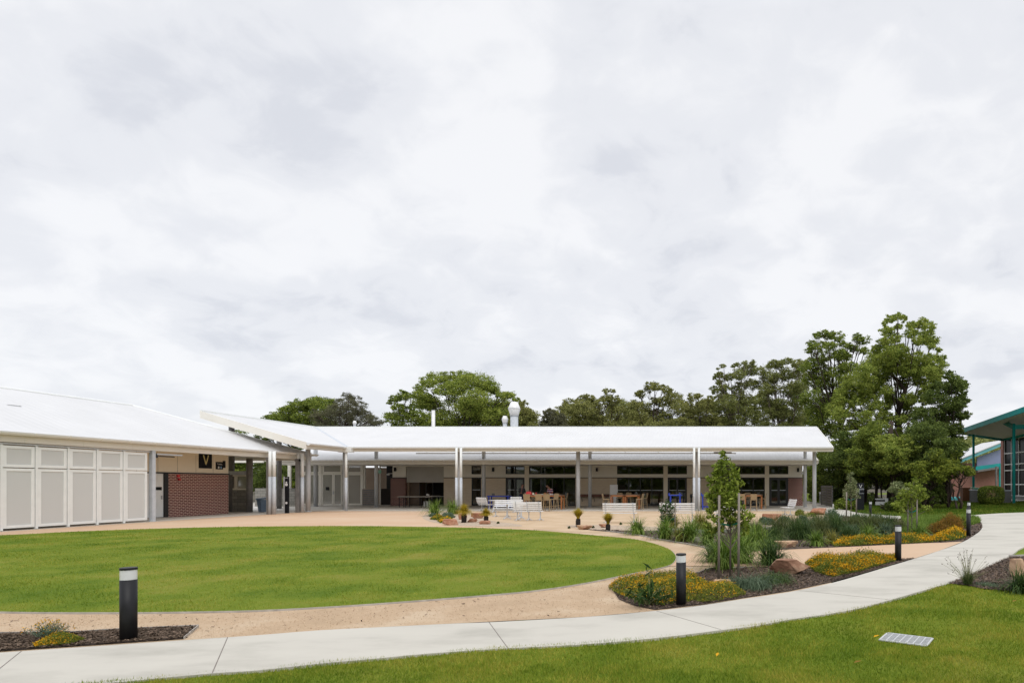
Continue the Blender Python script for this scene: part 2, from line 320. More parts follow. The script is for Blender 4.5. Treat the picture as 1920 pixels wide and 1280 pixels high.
def copy_tree(o, parent=None):
    c = o.copy(); C.objects.link(c)
    if parent: c.parent = parent
    for ch in [k for k in KIDS if k.parent == o]: copy_tree(ch, c)
    return c
def dup(root, loc, rz=0, label=None, group=None, scale=None):
    global KIDS
    KIDS = [k for k in bpy.data.objects if k.parent]
    r = copy_tree(root); r.location = loc; r.rotation_euler = (0, 0, rz)
    if label: r['label'] = label
    if group: r['group'] = group
    if scale: r.scale = scale if hasattr(scale, '__len__') else (scale,)*3
    return r
def npmesh(name, V, Fq, m, parent=None, smooth=False):
    me = bpy.data.meshes.new(name); V = np.asarray(V, dtype=np.float32).reshape(-1, 3); k = Fq.shape[1]
    me.vertices.add(len(V)); me.vertices.foreach_set('co', V.ravel())
    me.loops.add(Fq.size); me.loops.foreach_set('vertex_index', Fq.astype(np.int32).ravel())
    me.polygons.add(len(Fq)); me.polygons.foreach_set('loop_start', np.arange(0, Fq.size, k, dtype=np.int32))
    me.polygons.foreach_set('loop_total', np.full(len(Fq), k, dtype=np.int32))
    me.update(calc_edges=True); me.materials.append(MATS[m])
    o = bpy.data.objects.new(name, me); C.objects.link(o)
    if parent: o.parent = parent
    return o
def unit(a): return a/np.maximum(np.linalg.norm(a, axis=1, keepdims=True), 1e-9)
def leaves(c, ln, wd, droop=0.0, up=0.0, dirs=None):
    n = len(c); d = rng.normal(size=(n, 3)) if dirs is None else dirs
    d = unit(d); d[:, 2] += up-droop; d = unit(d)
    s = unit(np.cross(d, rng.normal(size=(n, 3)))); sc = rng.uniform(0.6, 1.3, (n, 1))
    a = d*ln/2*sc; b = s*wd/2*sc
    V = np.stack([c-a, c+b, c+a, c-b], 1).reshape(-1, 3); Fq = np.arange(4*n).reshape(-1, 4)
    return V, Fq
def ball(n, r, flat=1.0, shell=0.5):
    p = unit(rng.normal(size=(n, 3))); q = rng.uniform(shell, 1.0, (n, 1))**0.7; p = p*q*r; p[:, 2] *= flat; return p
def blades(base, ln, wd, lean, seg=3, droop=0.6):
    """arching strap leaves: base (n,3), arrays ln, lean -> quads strips"""
    n = len(base); az = rng.uniform(0, 2*np.pi, n); hx = np.cos(az); hy = np.sin(az)
    ts = np.linspace(0, 1, seg+1); P = []
    for t in ts:
        ang = lean*(0.35+droop*t)                      # angle from vertical
        r = ln*t; x = r*np.sin(ang*(0.5+0.8*t)); z = r*np.cos(ang*(0.5+0.8*t))
        P.append((base[:, 0]+hx*x, base[:, 1]+hy*x, base[:, 2]+z, wd*(1-0.88*t**2)))
    V = []
    for (x, y, z, w) in P:
        V.append(np.stack([x-hy*w/2, y+hx*w/2, z], 1)); V.append(np.stack([x+hy*w/2, y-hx*w/2, z], 1))
    V = np.stack(V, 1); k = 2*(seg+1); Fs = []
    for i in range(seg):
        o = np.arange(n)*k+2*i; Fs.append(np.stack([o, o+1, o+3, o+2], 1))
    return V.reshape(-1, 3), np.concatenate(Fs)
def inpoly(P, poly):
    x, y = P[:, 0], P[:, 1]; ins = np.zeros(len(P), bool); n = len(poly)
    for i in range(n):
        x0, y0 = poly[i][:2]; x1, y1 = poly[(i+1) % n][:2]
        c = ((y0 > y) != (y1 > y)) & (x < (x1-x0)*(y-y0)/(y1-y0+1e-12)+x0); ins ^= c
    return ins
def smooth_poly(pts, k=3, closed=True):
    P = [Vector(p) for p in pts]; n = len(P); o = []
    for i in range(n if closed else n-1):
        a, b, c, d = (P[(i+j) % n] if closed else P[min(max(i+j, 0), n-1)] for j in (-1, 0, 1, 2))
        for t in range(k):
            t /= k; o.append(0.5*((2*b)+(c-a)*t+(2*a-5*b+4*c-d)*t*t+(3*b-a-3*c+d)*t**3))
    if not closed: o.append(P[-1])
    return o
def sheet(name, poly, z, m, thick=0.0, **k):
    mb = MB(); poly = [(p[0], p[1], z) for p in poly]
    if thick: mb.prism(poly, thick)
    else: mb.add(poly, [tuple(range(len(poly)))])
    me = bpy.data.meshes.new(name); bm = bmesh.new()
    vs = [bm.verts.new(v) for v in mb.v]
    for f in mb.f: bm.faces.new([vs[i] for i in f])
    bmesh.ops.recalc_face_normals(bm, faces=bm.faces)
    if not thick:
        for f in bm.faces:
            if f.normal.z < 0: f.normal_flip()
    bmesh.ops.triangulate(bm, faces=[f for f in bm.faces if len(f.verts) > 4]); bm.to_mesh(me); bm.free()
    me.materials.append(MATS[m]); o = bpy.data.objects.new(name, me); C.objects.link(o); return tag(o, **k)

# ================================================================= GROUND
def S(o, **k): return tag(o, kind='structure')
sheet('ground', [(-900, -300), (900, -300), (900, 1500), (-900, 1500)], -0.13, 'forest_floor', kind='structure')
LOW = [(-100, 1312), (200, 1280), (395, 1261.5), (480, 1256), (600, 1243), (700, 1234), (800, 1224.5), (930, 1215.5), (1100, 1206.5), (1240, 1194), (1350, 1180.5), (1420, 1172), (1480, 1160.5), (1560, 1149), (1620, 1137), (1700, 1115), (1760, 1097.5), (1775, 1093.5), (1800, 1084), (1830, 1071.5), (1855, 1060), (1890, 1044), (1905, 1034), (1920, 1025), (1990, 1000), (2120, 980)]
UP = [(-100, 1230), (0, 1222.5), (200, 1209), (340, 1199.5), (480, 1190), (600, 1180.5), (720, 1174.5), (850, 1168), (930, 1165), (1100, 1155.5), (1200, 1147), (1260, 1141), (1320, 1133.5), (1400, 1121), (1480, 1109), (1560, 1092), (1620, 1075), (1660, 1063), (1715, 1046.5), (1760, 1032), (1805, 1015.5), (1828, 1002), (1838, 994), (1842, 985.5), (1838, 977), (1825, 972.6), (1800, 970.8), (1780, 970), (1720, 971.2), (1672, 970.7), (1640, 969.6), (1600, 967.8), (1560, 963.5), (1525, 958.8)]
TOP = [(1525, 951.5), (1545, 949.5), (1563, 951.7), (1605, 960), (1630, 963), (1673, 966.3), (1718, 967.3), (1780, 967), (1820, 965.3), (1860, 962.6), (1920, 960), (2120, 955)]
zP = 0.021
G = lambda L_, z=0.0: [g(x, y, z) for x, y in L_]
up = smooth_poly(G(UP, zP), 3, False); low = smooth_poly(G(LOW, zP), 3, False); top = smooth_poly(G(TOP, zP), 2, False)
cpath = sheet('concrete_path', up+top+low[::-1], zP, 'concrete', 0.16, kind='structure')
for i, (a, b) in enumerate([((427, 1193.6), (398, 1261)), ((917, 1165.8), (952, 1213.8)), ((1231, 1144.5), (1352, 1179.5)), ((1497, 1106), (1668, 1123.5)), ((1726, 1043.5), (1899, 1038.5)), ((40, 1220), (-60, 1300))]):
    mb = MB(); p = g(*a, zP); q = g(*b, zP); mb.bar(p+Vector((0, 0, .0008)), q+Vector((0, 0, .0008)), 0.008, 0.002); o = mb.build('expansion_joint', 'joint'); o.parent = cpath; tag(o)
# mown oval lawn
OV = [g(0, 1149.7), g(100, 1151), g(250, 1151), g(350, 1149.8), g(480, 1147), g(600, 1141), g(700, 1134.5), g(800, 1127), g(900, 1119), g(1005, 1109), g(1100, 1094.5), g(1180, 1078), g(1235, 1067), g(1258, 1060), g(1267, 1050), g(1266, 1041), g(1256, 1031), g(1238, 1023.5), g(1215, 1016.5), g(1180, 1010), g(1120, 1004.5), g(1060, 999), g(1000, 994.3), g(900, 990), g(800, 988), g(700, 986.5), g(600, 986.5), g(450, 987.7), g(300, 991), g(150, 996.5), g(0, 1004), Vector((-25.6, 18.0, 0)), Vector((-25.8, 15.2, 0)), Vector((-24.6, 12.2, 0)), Vector((-21, 9.6, 0)), Vector((-16, 8.3, 0)), Vector((-12, 7.95, 0))]
ov = smooth_poly(OV, 3)
lawn = sheet('lawn', ov, 0.02, 'grass_base', 0.1, kind='structure')
# gravel walk round the lawn and up to the concrete path
GR = G([(-100, 1231), (0, 1223), (340, 1200), (720, 1175), (1100, 1156), (1260, 1142), (1480, 1110), (1560, 1093), (1500, 1050), (1400, 1030), (1340, 1022), (1180, 998), (1000, 984)])+[Vector((-16, 26, 0)), Vector((-26.5, 24, 0)), Vector((-28, 10, 0)), Vector((-14, 5.2, 0))]
sheet('gravel_path', GR, 0.004, 'gravel', kind='structure')
# salmon coloured paving of the plaza
SP = [Vector((-25.8, 6, 0)), Vector((-25.8, 37.6, 0))]+G([(640, 957.5), (820, 957.5)])+G([(812, 961), (800, 964), (792, 968), (795, 973), (812, 979), (850, 984.6), (900, 987.5), (1000, 991.5), (1000, 995.5)])+[Vector((-9, 20, 0)), Vector((-20, 12, 0))]
sheet('plaza_paving', SP, 0.009, 'salmon', kind='structure')
sheet('paving_band', smooth_poly(G([(1262, 1037.5), (1300, 1037.8), (1345, 1037), (1466, 1031), (1600, 1025), (1720, 1019), (1806, 1015.5), (1760, 1033), (1714, 1047.5), (1690, 1049), (1600, 1055), (1450, 1063), (1345, 1061), (1300, 1062), (1255, 1062)]), 1), 0.014, 'salmon', kind='structure')
# gravel court before the cafe
sheet('gravel_court', G([(820, 957.7), (812, 961), (800, 964), (792, 968), (795, 973), (812, 979), (850, 984.6), (900, 987.5), (1000, 991.5), (1100, 997), (1180, 1000.5), (1300, 1000), (1450, 992), (1560, 981), (1590, 970), (1525, 958.7), (1500, 957.7)]), 0.007, 'court_gravel', kind='structure')
sheet('bed_gravel', smooth_poly(G([(830, 958.5), (812, 961), (800, 964), (792, 968), (795, 973), (812, 979), (850, 984.6), (900, 986.5), (980, 986.5), (960, 981), (920, 976), (900, 966), (880, 960)]), 2), 0.013, 'bed_gravel', kind='structure')
sheet('court_bed_gravel', smooth_poly(G([(1060, 985), (1130, 984), (1240, 988), (1340, 988), (1450, 978), (1540, 968), (1585, 968), (1560, 979), (1450, 991), (1300, 999), (1180, 997), (1100, 992)]), 2), 0.011, 'bed_gravel', kind='structure')
# planting beds
BED_A = G([(-100, 1194), (0, 1190), (150, 1187.3), (225, 1182.5), (300, 1179), (372, 1175.8), (345, 1198.3), (200, 1208.4), (0, 1222), (-100, 1230)])
BED_B = smooth_poly(G([(1150, 1108), (1185, 1084), (1240, 1077), (1296, 1077.5), (1333, 1066.5), (1360, 1066), (1450, 1062), (1600, 1054), (1716, 1046.6)]), 3, False)+G([(1660, 1062.6), (1620, 1074.5), (1560, 1091.5), (1480, 1108.5), (1400, 1120.5), (1320, 1133), (1260, 1140.5), (1228, 1143.5), (1190, 1136), (1160, 1124)])
BED_C = smooth_poly(G([(1100, 993), (1180, 1001.2), (1240, 1012.5), (1290, 1021), (1325, 1028.5), (1345, 1036.5), (1466, 1030.6), (1600, 1024.6), (1720, 1018.6), (1804, 1015.2), (1828, 1001.6), (1837, 994), (1841, 985.5), (1837, 977.4), (1824, 973)]), 2, False)+G([(1720, 975), (1640, 972), (1600, 968.4), (1585, 968), (1560, 979), (1450, 990.5), (1366, 996), (1300, 995), (1200, 995)])
BED_D = G([(1777, 1094), (1800, 1084.6), (1830, 1072), (1855, 1060.6), (1892, 1044), (1925, 1043.3), (2030, 1043), (2030, 1112), (1920, 1108.5), (1880, 1107), (1840, 1103.5), (1815, 1097.5)])
for nm, P in (('mulch_bed', BED_A), ('mulch_bed', BED_B), ('mulch_bed', BED_C)):
    sheet(nm, P, 0.015, 'mulch', kind='structure')
sheet('mulch_bed', smooth_poly(G([(1800, 960), (1740, 952), (1660, 953), (1600, 955), (1575, 948), (1560, 930), (1700, 925), (1830, 936), (1860, 941.5), (1848, 946), (1815, 951), (1780, 954.5)]), 1), 0.012, 'forest_floor', kind='structure')
sheet('far_lawn', G([(1563, 951.7), (1605, 960), (1630, 963), (1673, 966.3), (1718, 967.3), (1780, 967), (1820, 965.3), (1860, 962.6), (1920, 960), (2400, 950)])+[Vector((140, 60, 0)), Vector((60, 130, 0)), Vector((8.5, 110, 0)), Vector((8.5, 50, 0))], 0.006, 'grass_base', 0.1, kind='structure')
sheet('garden_lawn', smooth_poly(G([(1690, 972.2), (1800, 971.5), (1822, 973), (1836, 977), (1838, 981), (1800, 990), (1760, 1000), (1690, 1003), (1700, 985)]), 1), 0.024, 'grass_base', kind='structure')
# near lawn with a hollow round the drain
NL = G(LOW+[(2120, 1500), (200, 1500), (-100, 1330)])
gc = (g(1638, 1199, -0.07)+g(1675, 1186, -0.07)+g(1754, 1198, -0.07)+g(1731, 1208, -0.07))/4
def lz(x, y):
    b = 0.5*np.sin(1.7*x+0.6*y+1.3)+0.4*np.sin(2.9*y-1.1*x)+0.3*np.sin(5.1*x+3.3*y+.5)+0.25*np.sin(7.7*y-4.2*x+2)+0.15*np.sin(13*x+9*y)
    dd = ((x-gc.x)/0.75)**2+((y-gc.y)/0.7)**2
    return 0.006+0.008*b-0.085*np.exp(-dd**1.3)
xs = np.arange(-16, 17, 0.14); ys = np.arange(1.5, 17, 0.14); X, Y = np.meshgrid(xs, ys); V = np.stack([X.ravel(), Y.ravel(), lz(X.ravel(), Y.ravel())-0.012], 1)
nx, ny = len(xs), len(ys); I = (np.arange(ny-1)[:, None]*nx+np.arange(nx-1)[None, :]).ravel(); Q = np.stack([I, I+1, I+1+nx, I+nx], 1)
cen = V[Q].mean(1); inl = inpoly(cen, NL) | (cen[:, 1] < 6.3); near = npmesh('near_lawn', V, Q[inpoly(cen, G(UP)+[g(1525, 951)]+G(TOP)+[Vector((30, 3, 0)), Vector((-16, -4, 0)), Vector((-16, 5, 0))])], 'grass_base'); tag(near, kind='structure')
sheet('mulch_bed', BED_D, 0.012, 'mulch', kind='structure')

def grass(name, pts, ln, wd, m):
    n = len(pts); az = rng.uniform(0, 2*np.pi, n); lean = rng.uniform(0.1, 0.9, n); l = ln*rng.uniform(0.5, 1.3, n); w = wd*rng.uniform(0.7, 1.3, n)
    tip = pts+np.stack([np.cos(az)*np.sin(lean)*l, np.sin(az)*np.sin(lean)*l, np.cos(lean)*l], 1)
    b = rng.uniform(0, np.pi, n); s = np.stack([np.cos(b)*w/2, np.sin(b)*w/2, np.zeros(n)], 1)
    V = np.stack([pts-s, pts+s, tip], 1).reshape(-1, 3); return npmesh(name, V, np.arange(3*n).reshape(-1, 3), m)
def scatter(poly, n, bx=None, power=2.0, zf=None, z=0.02, inset=None):
    xs = [p[0] for p in poly]; ys = [p[1] for p in poly]; x0, x1, y0, y1 = bx or (min(xs), max(xs), min(ys), max(ys))
    out = []; tot = 0
    while tot < n:
        k = 400000; P = np.stack([rng.uniform(x0, x1, k), rng.uniform(y0, y1, k)], 1)
        if power: P = P[rng.uniform(size=k) < (max(y0, 4.6)/np.maximum(P[:, 1], 4.6))**power]
        P = P[inpoly(P, poly)]; out.append(P); tot += len(P)
    P = np.concatenate(out)[:n]; zz = zf(P[:, 0], P[:, 1]) if zf else np.full(len(P), z)
    return np.column_stack([P, zz])
P = scatter(ov, 150000, power=1.6, z=0.015)
cl = np.sin(2.1*P[:, 0]+1.7*P[:, 1])*np.sin(1.3*P[:, 1]-0.8*P[:, 0]+1)
wn = (P[:, 1]/9.0)
tag(grass('lawn_grass', P, 0.032+0.012*cl, 0.009*wn, 'grass_blade'), 'short mown green grass of the oval lawn', 'grass', kind='stuff')
NLp = G(LOW, 0)+G([(2120, 1500), (-100, 1500)])
P = scatter(NLp, 190000, bx=(-7.5, 9.5, 4.2, 14.0), power=2.0, zf=lambda x, y: lz(x, y)-0.008)
GQ = [g(1634, 1199, -0.07), g(1673, 1184.5, -0.07), g(1759, 1198, -0.07), g(1733, 1210, -0.07)]
P = P[~inpoly(P, GQ)]; P = P[~inpoly(P, BED_D)]
cl = np.sin(2.6*P[:, 0]+3.1*P[:, 1])*np.sin(3.3*P[:, 1]-1.8*P[:, 0]+1)
tag(grass('near_grass', P, 0.036+0.012*cl, 0.0065*(P[:, 1]/6.0), 'grass_blade_near'), 'short mown green grass in front of the curved concrete path', 'grass', kind='stuff')
P = scatter(G([(1563, 951.7), (1605, 960), (1630, 963), (1673, 966.3), (1718, 967.3), (1780, 967), (1820, 965.3), (1860, 962.6), (1920, 960), (2000, 957), (2000, 940), (1700, 940), (1570, 940)]), 60000, power=0, z=0.0)
tag(grass('far_grass', P, 0.11, 0.07, 'grass_blade_far'), 'green grass beyond the footpath towards the trees', 'grass', kind='stuff')
P = scatter(G([(1690, 972.4), (1800, 971.7), (1822, 973), (1836, 977), (1838, 981), (1800, 990), (1760, 1000), (1690, 1003), (1700, 985)]), 20000, power=0, z=0.02)
tag(grass('tall_grass', P, 0.26, 0.03, 'strap_green'), 'longer bright green grass inside the garden bed', 'grass', kind='stuff')
# chips on the mulch, grains and leaf litter on the gravel
def chips(poly, n, sz, m, z, name, lab, cat, power=1.5, bx=None, asp=3.0):
    P = scatter(poly, n, power=power, z=z, bx=bx); d = rng.normal(size=(n, 3)); d[:, 2] *= 0.25
    c = P.copy(); c[:, 2] += rng.uniform(0, sz*0.5, n); d = unit(d); s = unit(np.cross(d, np.array([0, 0, 1.0])+rng.normal(scale=.35, size=(n, 3))))
    k = rng.uniform(.4, 1.3, (n, 1))*sz*(np.maximum(P[:, 1:2], 6)/8)**0.5
    V = np.stack([c-d*k/2-s*k/2/asp, c-d*k/2+s*k/2/asp, c+d*k/2+s*k/2/asp, c+d*k/2-s*k/2/asp], 1).reshape(-1, 3)
    return tag(npmesh(name, V, np.arange(4*n).reshape(-1, 4), m), lab, cat, kind='stuff')
chips(BED_A, 14000, 0.030, 'mulch_chip', 0.02, 'mulch_chips', 'dark bark chips in the bed round the nearest bollard', 'mulch', bx=(-10, -5, 6, 8))
chips(BED_B, 20000, 0.032, 'mulch_chip', 0.02, 'mulch_chips', 'dark bark chips in the bed beside the concrete path', 'mulch')
chips(BED_C, 9000, 0.06, 'mulch_chip', 0.02, 'mulch_chips', 'dark bark chips in the big garden bed behind the path', 'mulch', power=0.5)
chips(BED_D, 12000, 0.032, 'mulch_chip', 0.014, 'mulch_chips', 'dark bark chips in the bed at the right edge', 'mulch', bx=(3.5, 9, 9, 14.5))
gvis = G([(-60, 1228), (0, 1222), (340, 1199), (720, 1174), (1100, 1155), (1230, 1144), (1180, 1128), (1140, 1108), (1185, 1084), (1290, 1076), (1270, 1062), (1100, 1096), (900, 1121), (600, 1143), (350, 1152), (0, 1152), (-60, 1151)])
chips(gvis, 16000, 0.009, 'gravel_grain', 0.005, 'gravel_grains', 'loose tan gravel grains of the walk round the lawn', 'gravel', asp=1.2, power=2)
chips(gvis, 150, 0.035, 'mulch_chip', 0.008, 'leaf_litter', 'scattered dark bark and leaf bits on the tan gravel', 'litter', asp=3.5, power=1.5)
# steel edging strips
def edging(pts, lab, h=0.035, w=0.012):
    mb = MB()
    for a, b in zip(pts[:-1], pts[1:]):
        a = Vector((a[0], a[1], h/2+.004)); b = Vector((b[0], b[1], h/2+.004))
        if (b-a).length > 1e-4: mb.bar(a, b+(b-a).normalized()*0.003, w, h)
    return tag(mb.build('garden_edging', 'edge_metal'), lab, 'edging')
edging(smooth_poly(OV[:-6], 3, False)[:48], 'thin pale steel edging along the front of the oval lawn', 0.024, 0.008)
edging(G([(-100, 1193.5), (0, 1189.5), (150, 1187), (225, 1182), (300, 1178.6), (372, 1175.5), (345, 1198.5)]), 'steel edging round the mulch bed at the nearest bollard', 0.03, 0.008)
edging(BED_B[5:14]+BED_B[14:18], 'steel edging between the gravel walk and the tree bed', 0.03, 0.012)
edging(smooth_poly(G([(1130, 995.5), (1180, 1001), (1240, 1012.2), (1290, 1020.7), (1325, 1028.2), (1345, 1036.3)]), 3, False), 'pale steel edging between the gravel walk and the big garden bed', 0.035, 0.03)
edging(G([(1892, 1044), (1925, 1043.3), (2030, 1043)]), 'pale edging strip at the back of the right hand mulch bed', 0.05, 0.03)
mb = MB(); pts = smooth_poly(G([(1235, 996), (1300, 999), (1366, 998.5), (1440, 994), (1500, 987), (1545, 978), (1580, 969.5)]), 4, False)
for a, b in zip(pts[:-1], pts[1:]): mb.bar(Vector((a.x, a.y, .06)), Vector((b.x, b.y, .06))+(b-a)*0.01, 0.14, 0.13)
tag(mb.build('garden_wall', 'block'), 'low concrete retaining edge curving behind the garden plants', 'garden wall')

# ================================================================= LEFT WING
PX = -25.95
wing = wempty('wing_building', (-31, 25, 0), 'long white roofed wing with perforated screens and a maroon brick wall', 'building')
Ez, Ed = 3.65, 37.95; W2 = 5.75; RXw = PX-W2; Rz = 5.96; Rd = Ed-W2; D0 = 10.0
t_ = 0.10
mb = MB()
A = Vector((PX-.02, D0, Ez)); B = Vector((PX-.02, Ed, Ez)); Rn = Vector((RXw, D0, Rz)); Re = Vector((RXw, Rd, Rz)); Lf = Vector((RXw-W2, D0, Ez)); Lb = Vector((RXw-W2, Ed, Ez))
def slab_faces(mb, poly, th):
    mb.prism(poly, th)
for poly in ([A, B, Re, Rn], [Rn, Re, Lb, Lf]): slab_faces(mb, poly, t_)
roof = mb.build('roof', 'roof_y', wing)
mb = MB(); mb.prism([B, Lb, Re], t_); mb.build('roof', 'roof_x', wing)
mb = MB(); mb.tube([Rn, Re], 0.07, 8); mb.tube([Re, B], 0.06, 8); mb.tube([Re, Lb], 0.06, 8); mb.build('ridge_cap', 'white_paint', wing)
# soffit / ceiling
mb = MB(); mb.box((PX-.12, D0, 3.44), (RXw-W2, Ed-.12, 3.49)); mb.build('soffit', 'cream_wall', wing)
# half round gutter with joints + fascia
def gutter(mb, p, q, out, r=0.11, n=7):
    p = Vector(p); q = Vector(q); out = Vector(out); k = n
    prof = [out*(r*math.sin(a))*1.15+Vector((0, 0, -r*math.cos(a)*1.0)) for a in [math.pi*.5*(-1)+math.pi*i/k for i in range(k+1)]]
    prof = [out*r*1.15+v for v in prof]
    vs = [p+v for v in prof]+[q+v for v in prof]; m = len(prof)
    mb.add(vs, [(i, i+1, i+1+m, i+m) for i in range(m-1)]+[(0, m-1, 2*m-1, m)]+[tuple(range(m)), tuple(range(2*m-1, m-1, -1))])
mb = MB(); gutter(mb, (PX, D0, 3.62), (PX, Ed+.25, 3.62), (1, 0, 0), 0.125)
gut = mb.build('gutter', 'white_paint', wing)
dd = D0+.4
while dd < Ed:
    mb = MB(); gutter(mb, (PX-.005, dd, 3.623), (PX-.005, dd+.03, 3.623), (1, 0, 0), 0.137); dd += 1.2
    o = mb.build('gutter_bracket', 'cream_trim'); o.data.transform(Matrix.Translation((31, -25, 0))); o.parent = gut
mb = MB(); gutter(mb, (PX, Ed, 3.60), (RXw-W2, Ed, 3.60), (0, 1, 0), 0.11); mb.build('gutter', 'white_paint', wing)
mb = MB()
for k in range(0, 14):
    a = D0+k*2.05; b = min(a+2.045, Ed)
    if a < Ed: mb.box((PX-.06, a, 3.25), (PX+.0, b, 3.5))
mb.build('fascia', 'cream_trim', wing)
mb = MB(); mb.box((PX-.06, Ed-.06, 3.22), (RXw-W2, Ed, 3.5)); mb.build('fascia', 'cream_trim', wing)
# rear wall and floor
wx = -28.52
mb = MB(); mb.box((wx, D0, 2.31), (wx-.2, 34.65, 3.43)); mb.box((wx, D0, 0.03), (wx-.2, 29.72, 2.31)); mb.build('wall_cladding', 'cream_wall', wing)
mb = MB(); mb.box((wx-.2, 34.45, 0.03), (RXw-5, 34.65, 3.3)); mb.build('end_wall', 'cream_wall', wing)
mb = MB(); mb.box((wx+.03, 30.83, 0.02), (wx-.22, 34.62, 2.27)); mb.build('brick_wall', 'brick_y', wing)
mb = MB(); mb.box((wx+.05, 29.6, 2.27), (wx-.1, 34.68, 2.33)); mb.box((wx+.06, 30.62, 0.03), (wx-.1, 30.83, 2.27)); mb.build('flashing', 'black_frame', wing)
mb = MB(); mb.box((wx+.0, 29.74, 0.05), (wx-.08, 30.6, 2.26)); dr = mb.build('door', 'white_paint', wing)
mb = MB(); mb.box((wx+.02, 29.86, 1.42), (wx+.0, 30.5, 1.58)); o = mb.build('door_sign', 'sign_black'); o.data.transform(Matrix.Translation((31, -25, 0))); o.parent = dr
mb = MB(); mb.box((wx+.05, 30.47, 0.95), (wx+.0, 30.53, 1.15)); o = mb.build('handle', 'galvanised'); o.data.transform(Matrix.Translation((31, -25, 0))); o.parent = dr
for dy in (31.4, 32.5, 33.6, 30.3, 29.2, 28.1):
    mb = MB(); mb.box((wx+.004, dy, 2.34), (wx-.01, dy+.012, 3.3)); mb.build('cladding_joint', 'joint', wing)
mb = MB(); mb.box((wx+.004, 22.9, .05), (wx-.01, 23.9, 2.2)); mb.build('door', 'steel_light', wing)
mb = MB(); mb.box((wx+.004, 26.2, .05), (wx-.01, 27.2, 2.2)); mb.build('door', 'white_paint', wing)
mb = MB(); mb.box((wx+.02, 27.9, .9), (wx, 28.9, 2.0)); mb.build('notice_board', 'sign_white', wing)
# perforated screen panels
pitch = 1.112; P0 = 21.6
for k in range(-8, 5):
    a = P0+k*pitch+.03; b = a+pitch-.115
    for (z0, z1) in ((0.10, 2.30), (2.335, 3.13)):
        mb = MB(); w = 0.105
        mb.box((PX-.01, a, z0), (PX-.06, a+w, z1)); mb.box((PX-.01, b-w, z0), (PX-.06, b, z1)); mb.box((PX-.012, a+w, z1-w), (PX-.058, b-w, z1)); mb.box((PX-.012, a+w, z0), (PX-.058, b-w, z0+w))
        fr = mb.build('screen_panel', 'white_paint', wing)
        mb = MB(); mb.box((PX-.030, a+w, z0+w), (PX-.034, b-w, z1-w)); o = mb.build('perforated_sheet', 'perforated'); o.data.transform(Matrix.Translation((31, -25, 0))); o.parent = fr
    mb = MB(); mb.box((PX-.005, a-.085, 0.03), (PX-.09, a-.005, 3.16)); mb.build('screen_post', 'white_paint', wing)
mb = MB(); mb.box((PX-.0, D0, 3.17), (PX-.10, 27.2, 3.22)); mb.build('head_rail', 'galvanised', wing)
mb = MB(); mb.box((PX+.03, 27.28, 0.02), (PX-.13, 27.44, 3.25)); mb.build('corner_post', 'steel_light', wing)
for (x, yb) in ((504.3, 963.9), (558.5, 960.6)):
    p = g(x, yb); mb = MB(); mb.box((p.x-.1, p.y-.08, 0), (p.x+.1, p.y+.08, 3.25)); mb.build('verandah_post', 'dark_steel', wing)
    mb = MB(); mb.box((p.x-.13, p.y-.10, 3.1), (p.x+.1, p.y+.10, 3.22)); mb.build('bracket', 'dark_steel', wing)
p = Vector((-28.75, 36.5, 0)); mb = MB(); mb.tube([(p.x, p.y, 0), (p.x, p.y, 3.3)], 0.165, 18); mb.build('column', 'dark_steel', wing, True)
# roof ventilator: low ridge clip marks
mb = MB(); q = Vector((-29.2, 24.5, 0)); zz = 3.65+(PX-q.x)*(Rz-Ez)/W2+.02; mb.box((q.x-.1, q.y, zz-.03), (q.x+.02, q.y+.45, zz+.01)); mb.build('roof_bracket', 'galvanised', wing)
wslab = [(PX+.12, 9, 0), (PX+.12, 38.2, 0), (-24.2, 38.2, 0), (8.4, 38.2, 0), (8.4, 46, 0), (9.5, 49, 0), (8.9, 60, 0), (-45, 60, 0), (-45, 9, 0)]
sheet('veranda_slab', wslab, 0.02, 'slab', 0.1, kind='structure')
sheet('pale_paving', [(-33.5, 37.2, 0), (-26.3, 38.6, 0), (-27, 45.6, 0), (-36.5, 45.6, 0)], 0.027, 'pale_paving', kind='structure')
# signs on the wing wall
sg = wempty('building_sign', (wx, 33.1, 3.0), 'square black sign with a big cream letter V on the wing wall', 'sign')
mb = MB(); mb.box((wx+.03, 32.68, 2.60), (wx+.0, 33.50, 3.42)); mb.build('sign_board', 'sign_black', sg)
mb = MB()
mb.bar((wx+.035, 32.93, 3.33), (wx+.035, 33.09, 2.80), 0.045, 0.045); mb.bar((wx+.035, 33.25, 3.33), (wx+.035, 33.09, 2.80), 0.045, 0.045); mb.build('letter', 'sign_yellow', sg)
def text(s, size, loc, rot, m, parent, name='lettering', ext=0.002, align='CENTER'):
    c = bpy.data.curves.new(name, 'FONT'); c.body = s; c.size = size; c.extrude = ext; c.align_x = align; c.align_y = 'CENTER'
    o = bpy.data.objects.new(name, c); C.objects.link(o); dg = bpy.context.evaluated_depsgraph_get()
    me = bpy.data.meshes.new_from_object(o.evaluated_get(dg)); bpy.data.objects.remove(o); me.name = name
    me.materials.clear(); me.materials.append(MATS[m]); o = bpy.data.objects.new(name, me); C.objects.link(o)
    o.parent = parent; o.location = Vector(loc)-Vector(parent['_w']); o.rotation_euler = rot; return o
sg = wempty('toilet_sign', (wx, 34.1, 2.8), 'small black toilets sign with two pictograms at the wall end', 'sign')
mb = MB(); mb.box((wx+.03, 33.78, 2.57), (wx+.0, 34.25, 2.98)); mb.build('sign_board', 'sign_black', sg)
mb = MB(); mb.box((wx+.03, 34.26, 2.66), (wx+.0, 34.42, 3.06)); mb.build('side_board', 'sign_black', sg)
text('Toilets', 0.12, (wx+.032, 34.02, 2.86), (R(90), 0, R(90)), 'sign_white', sg)
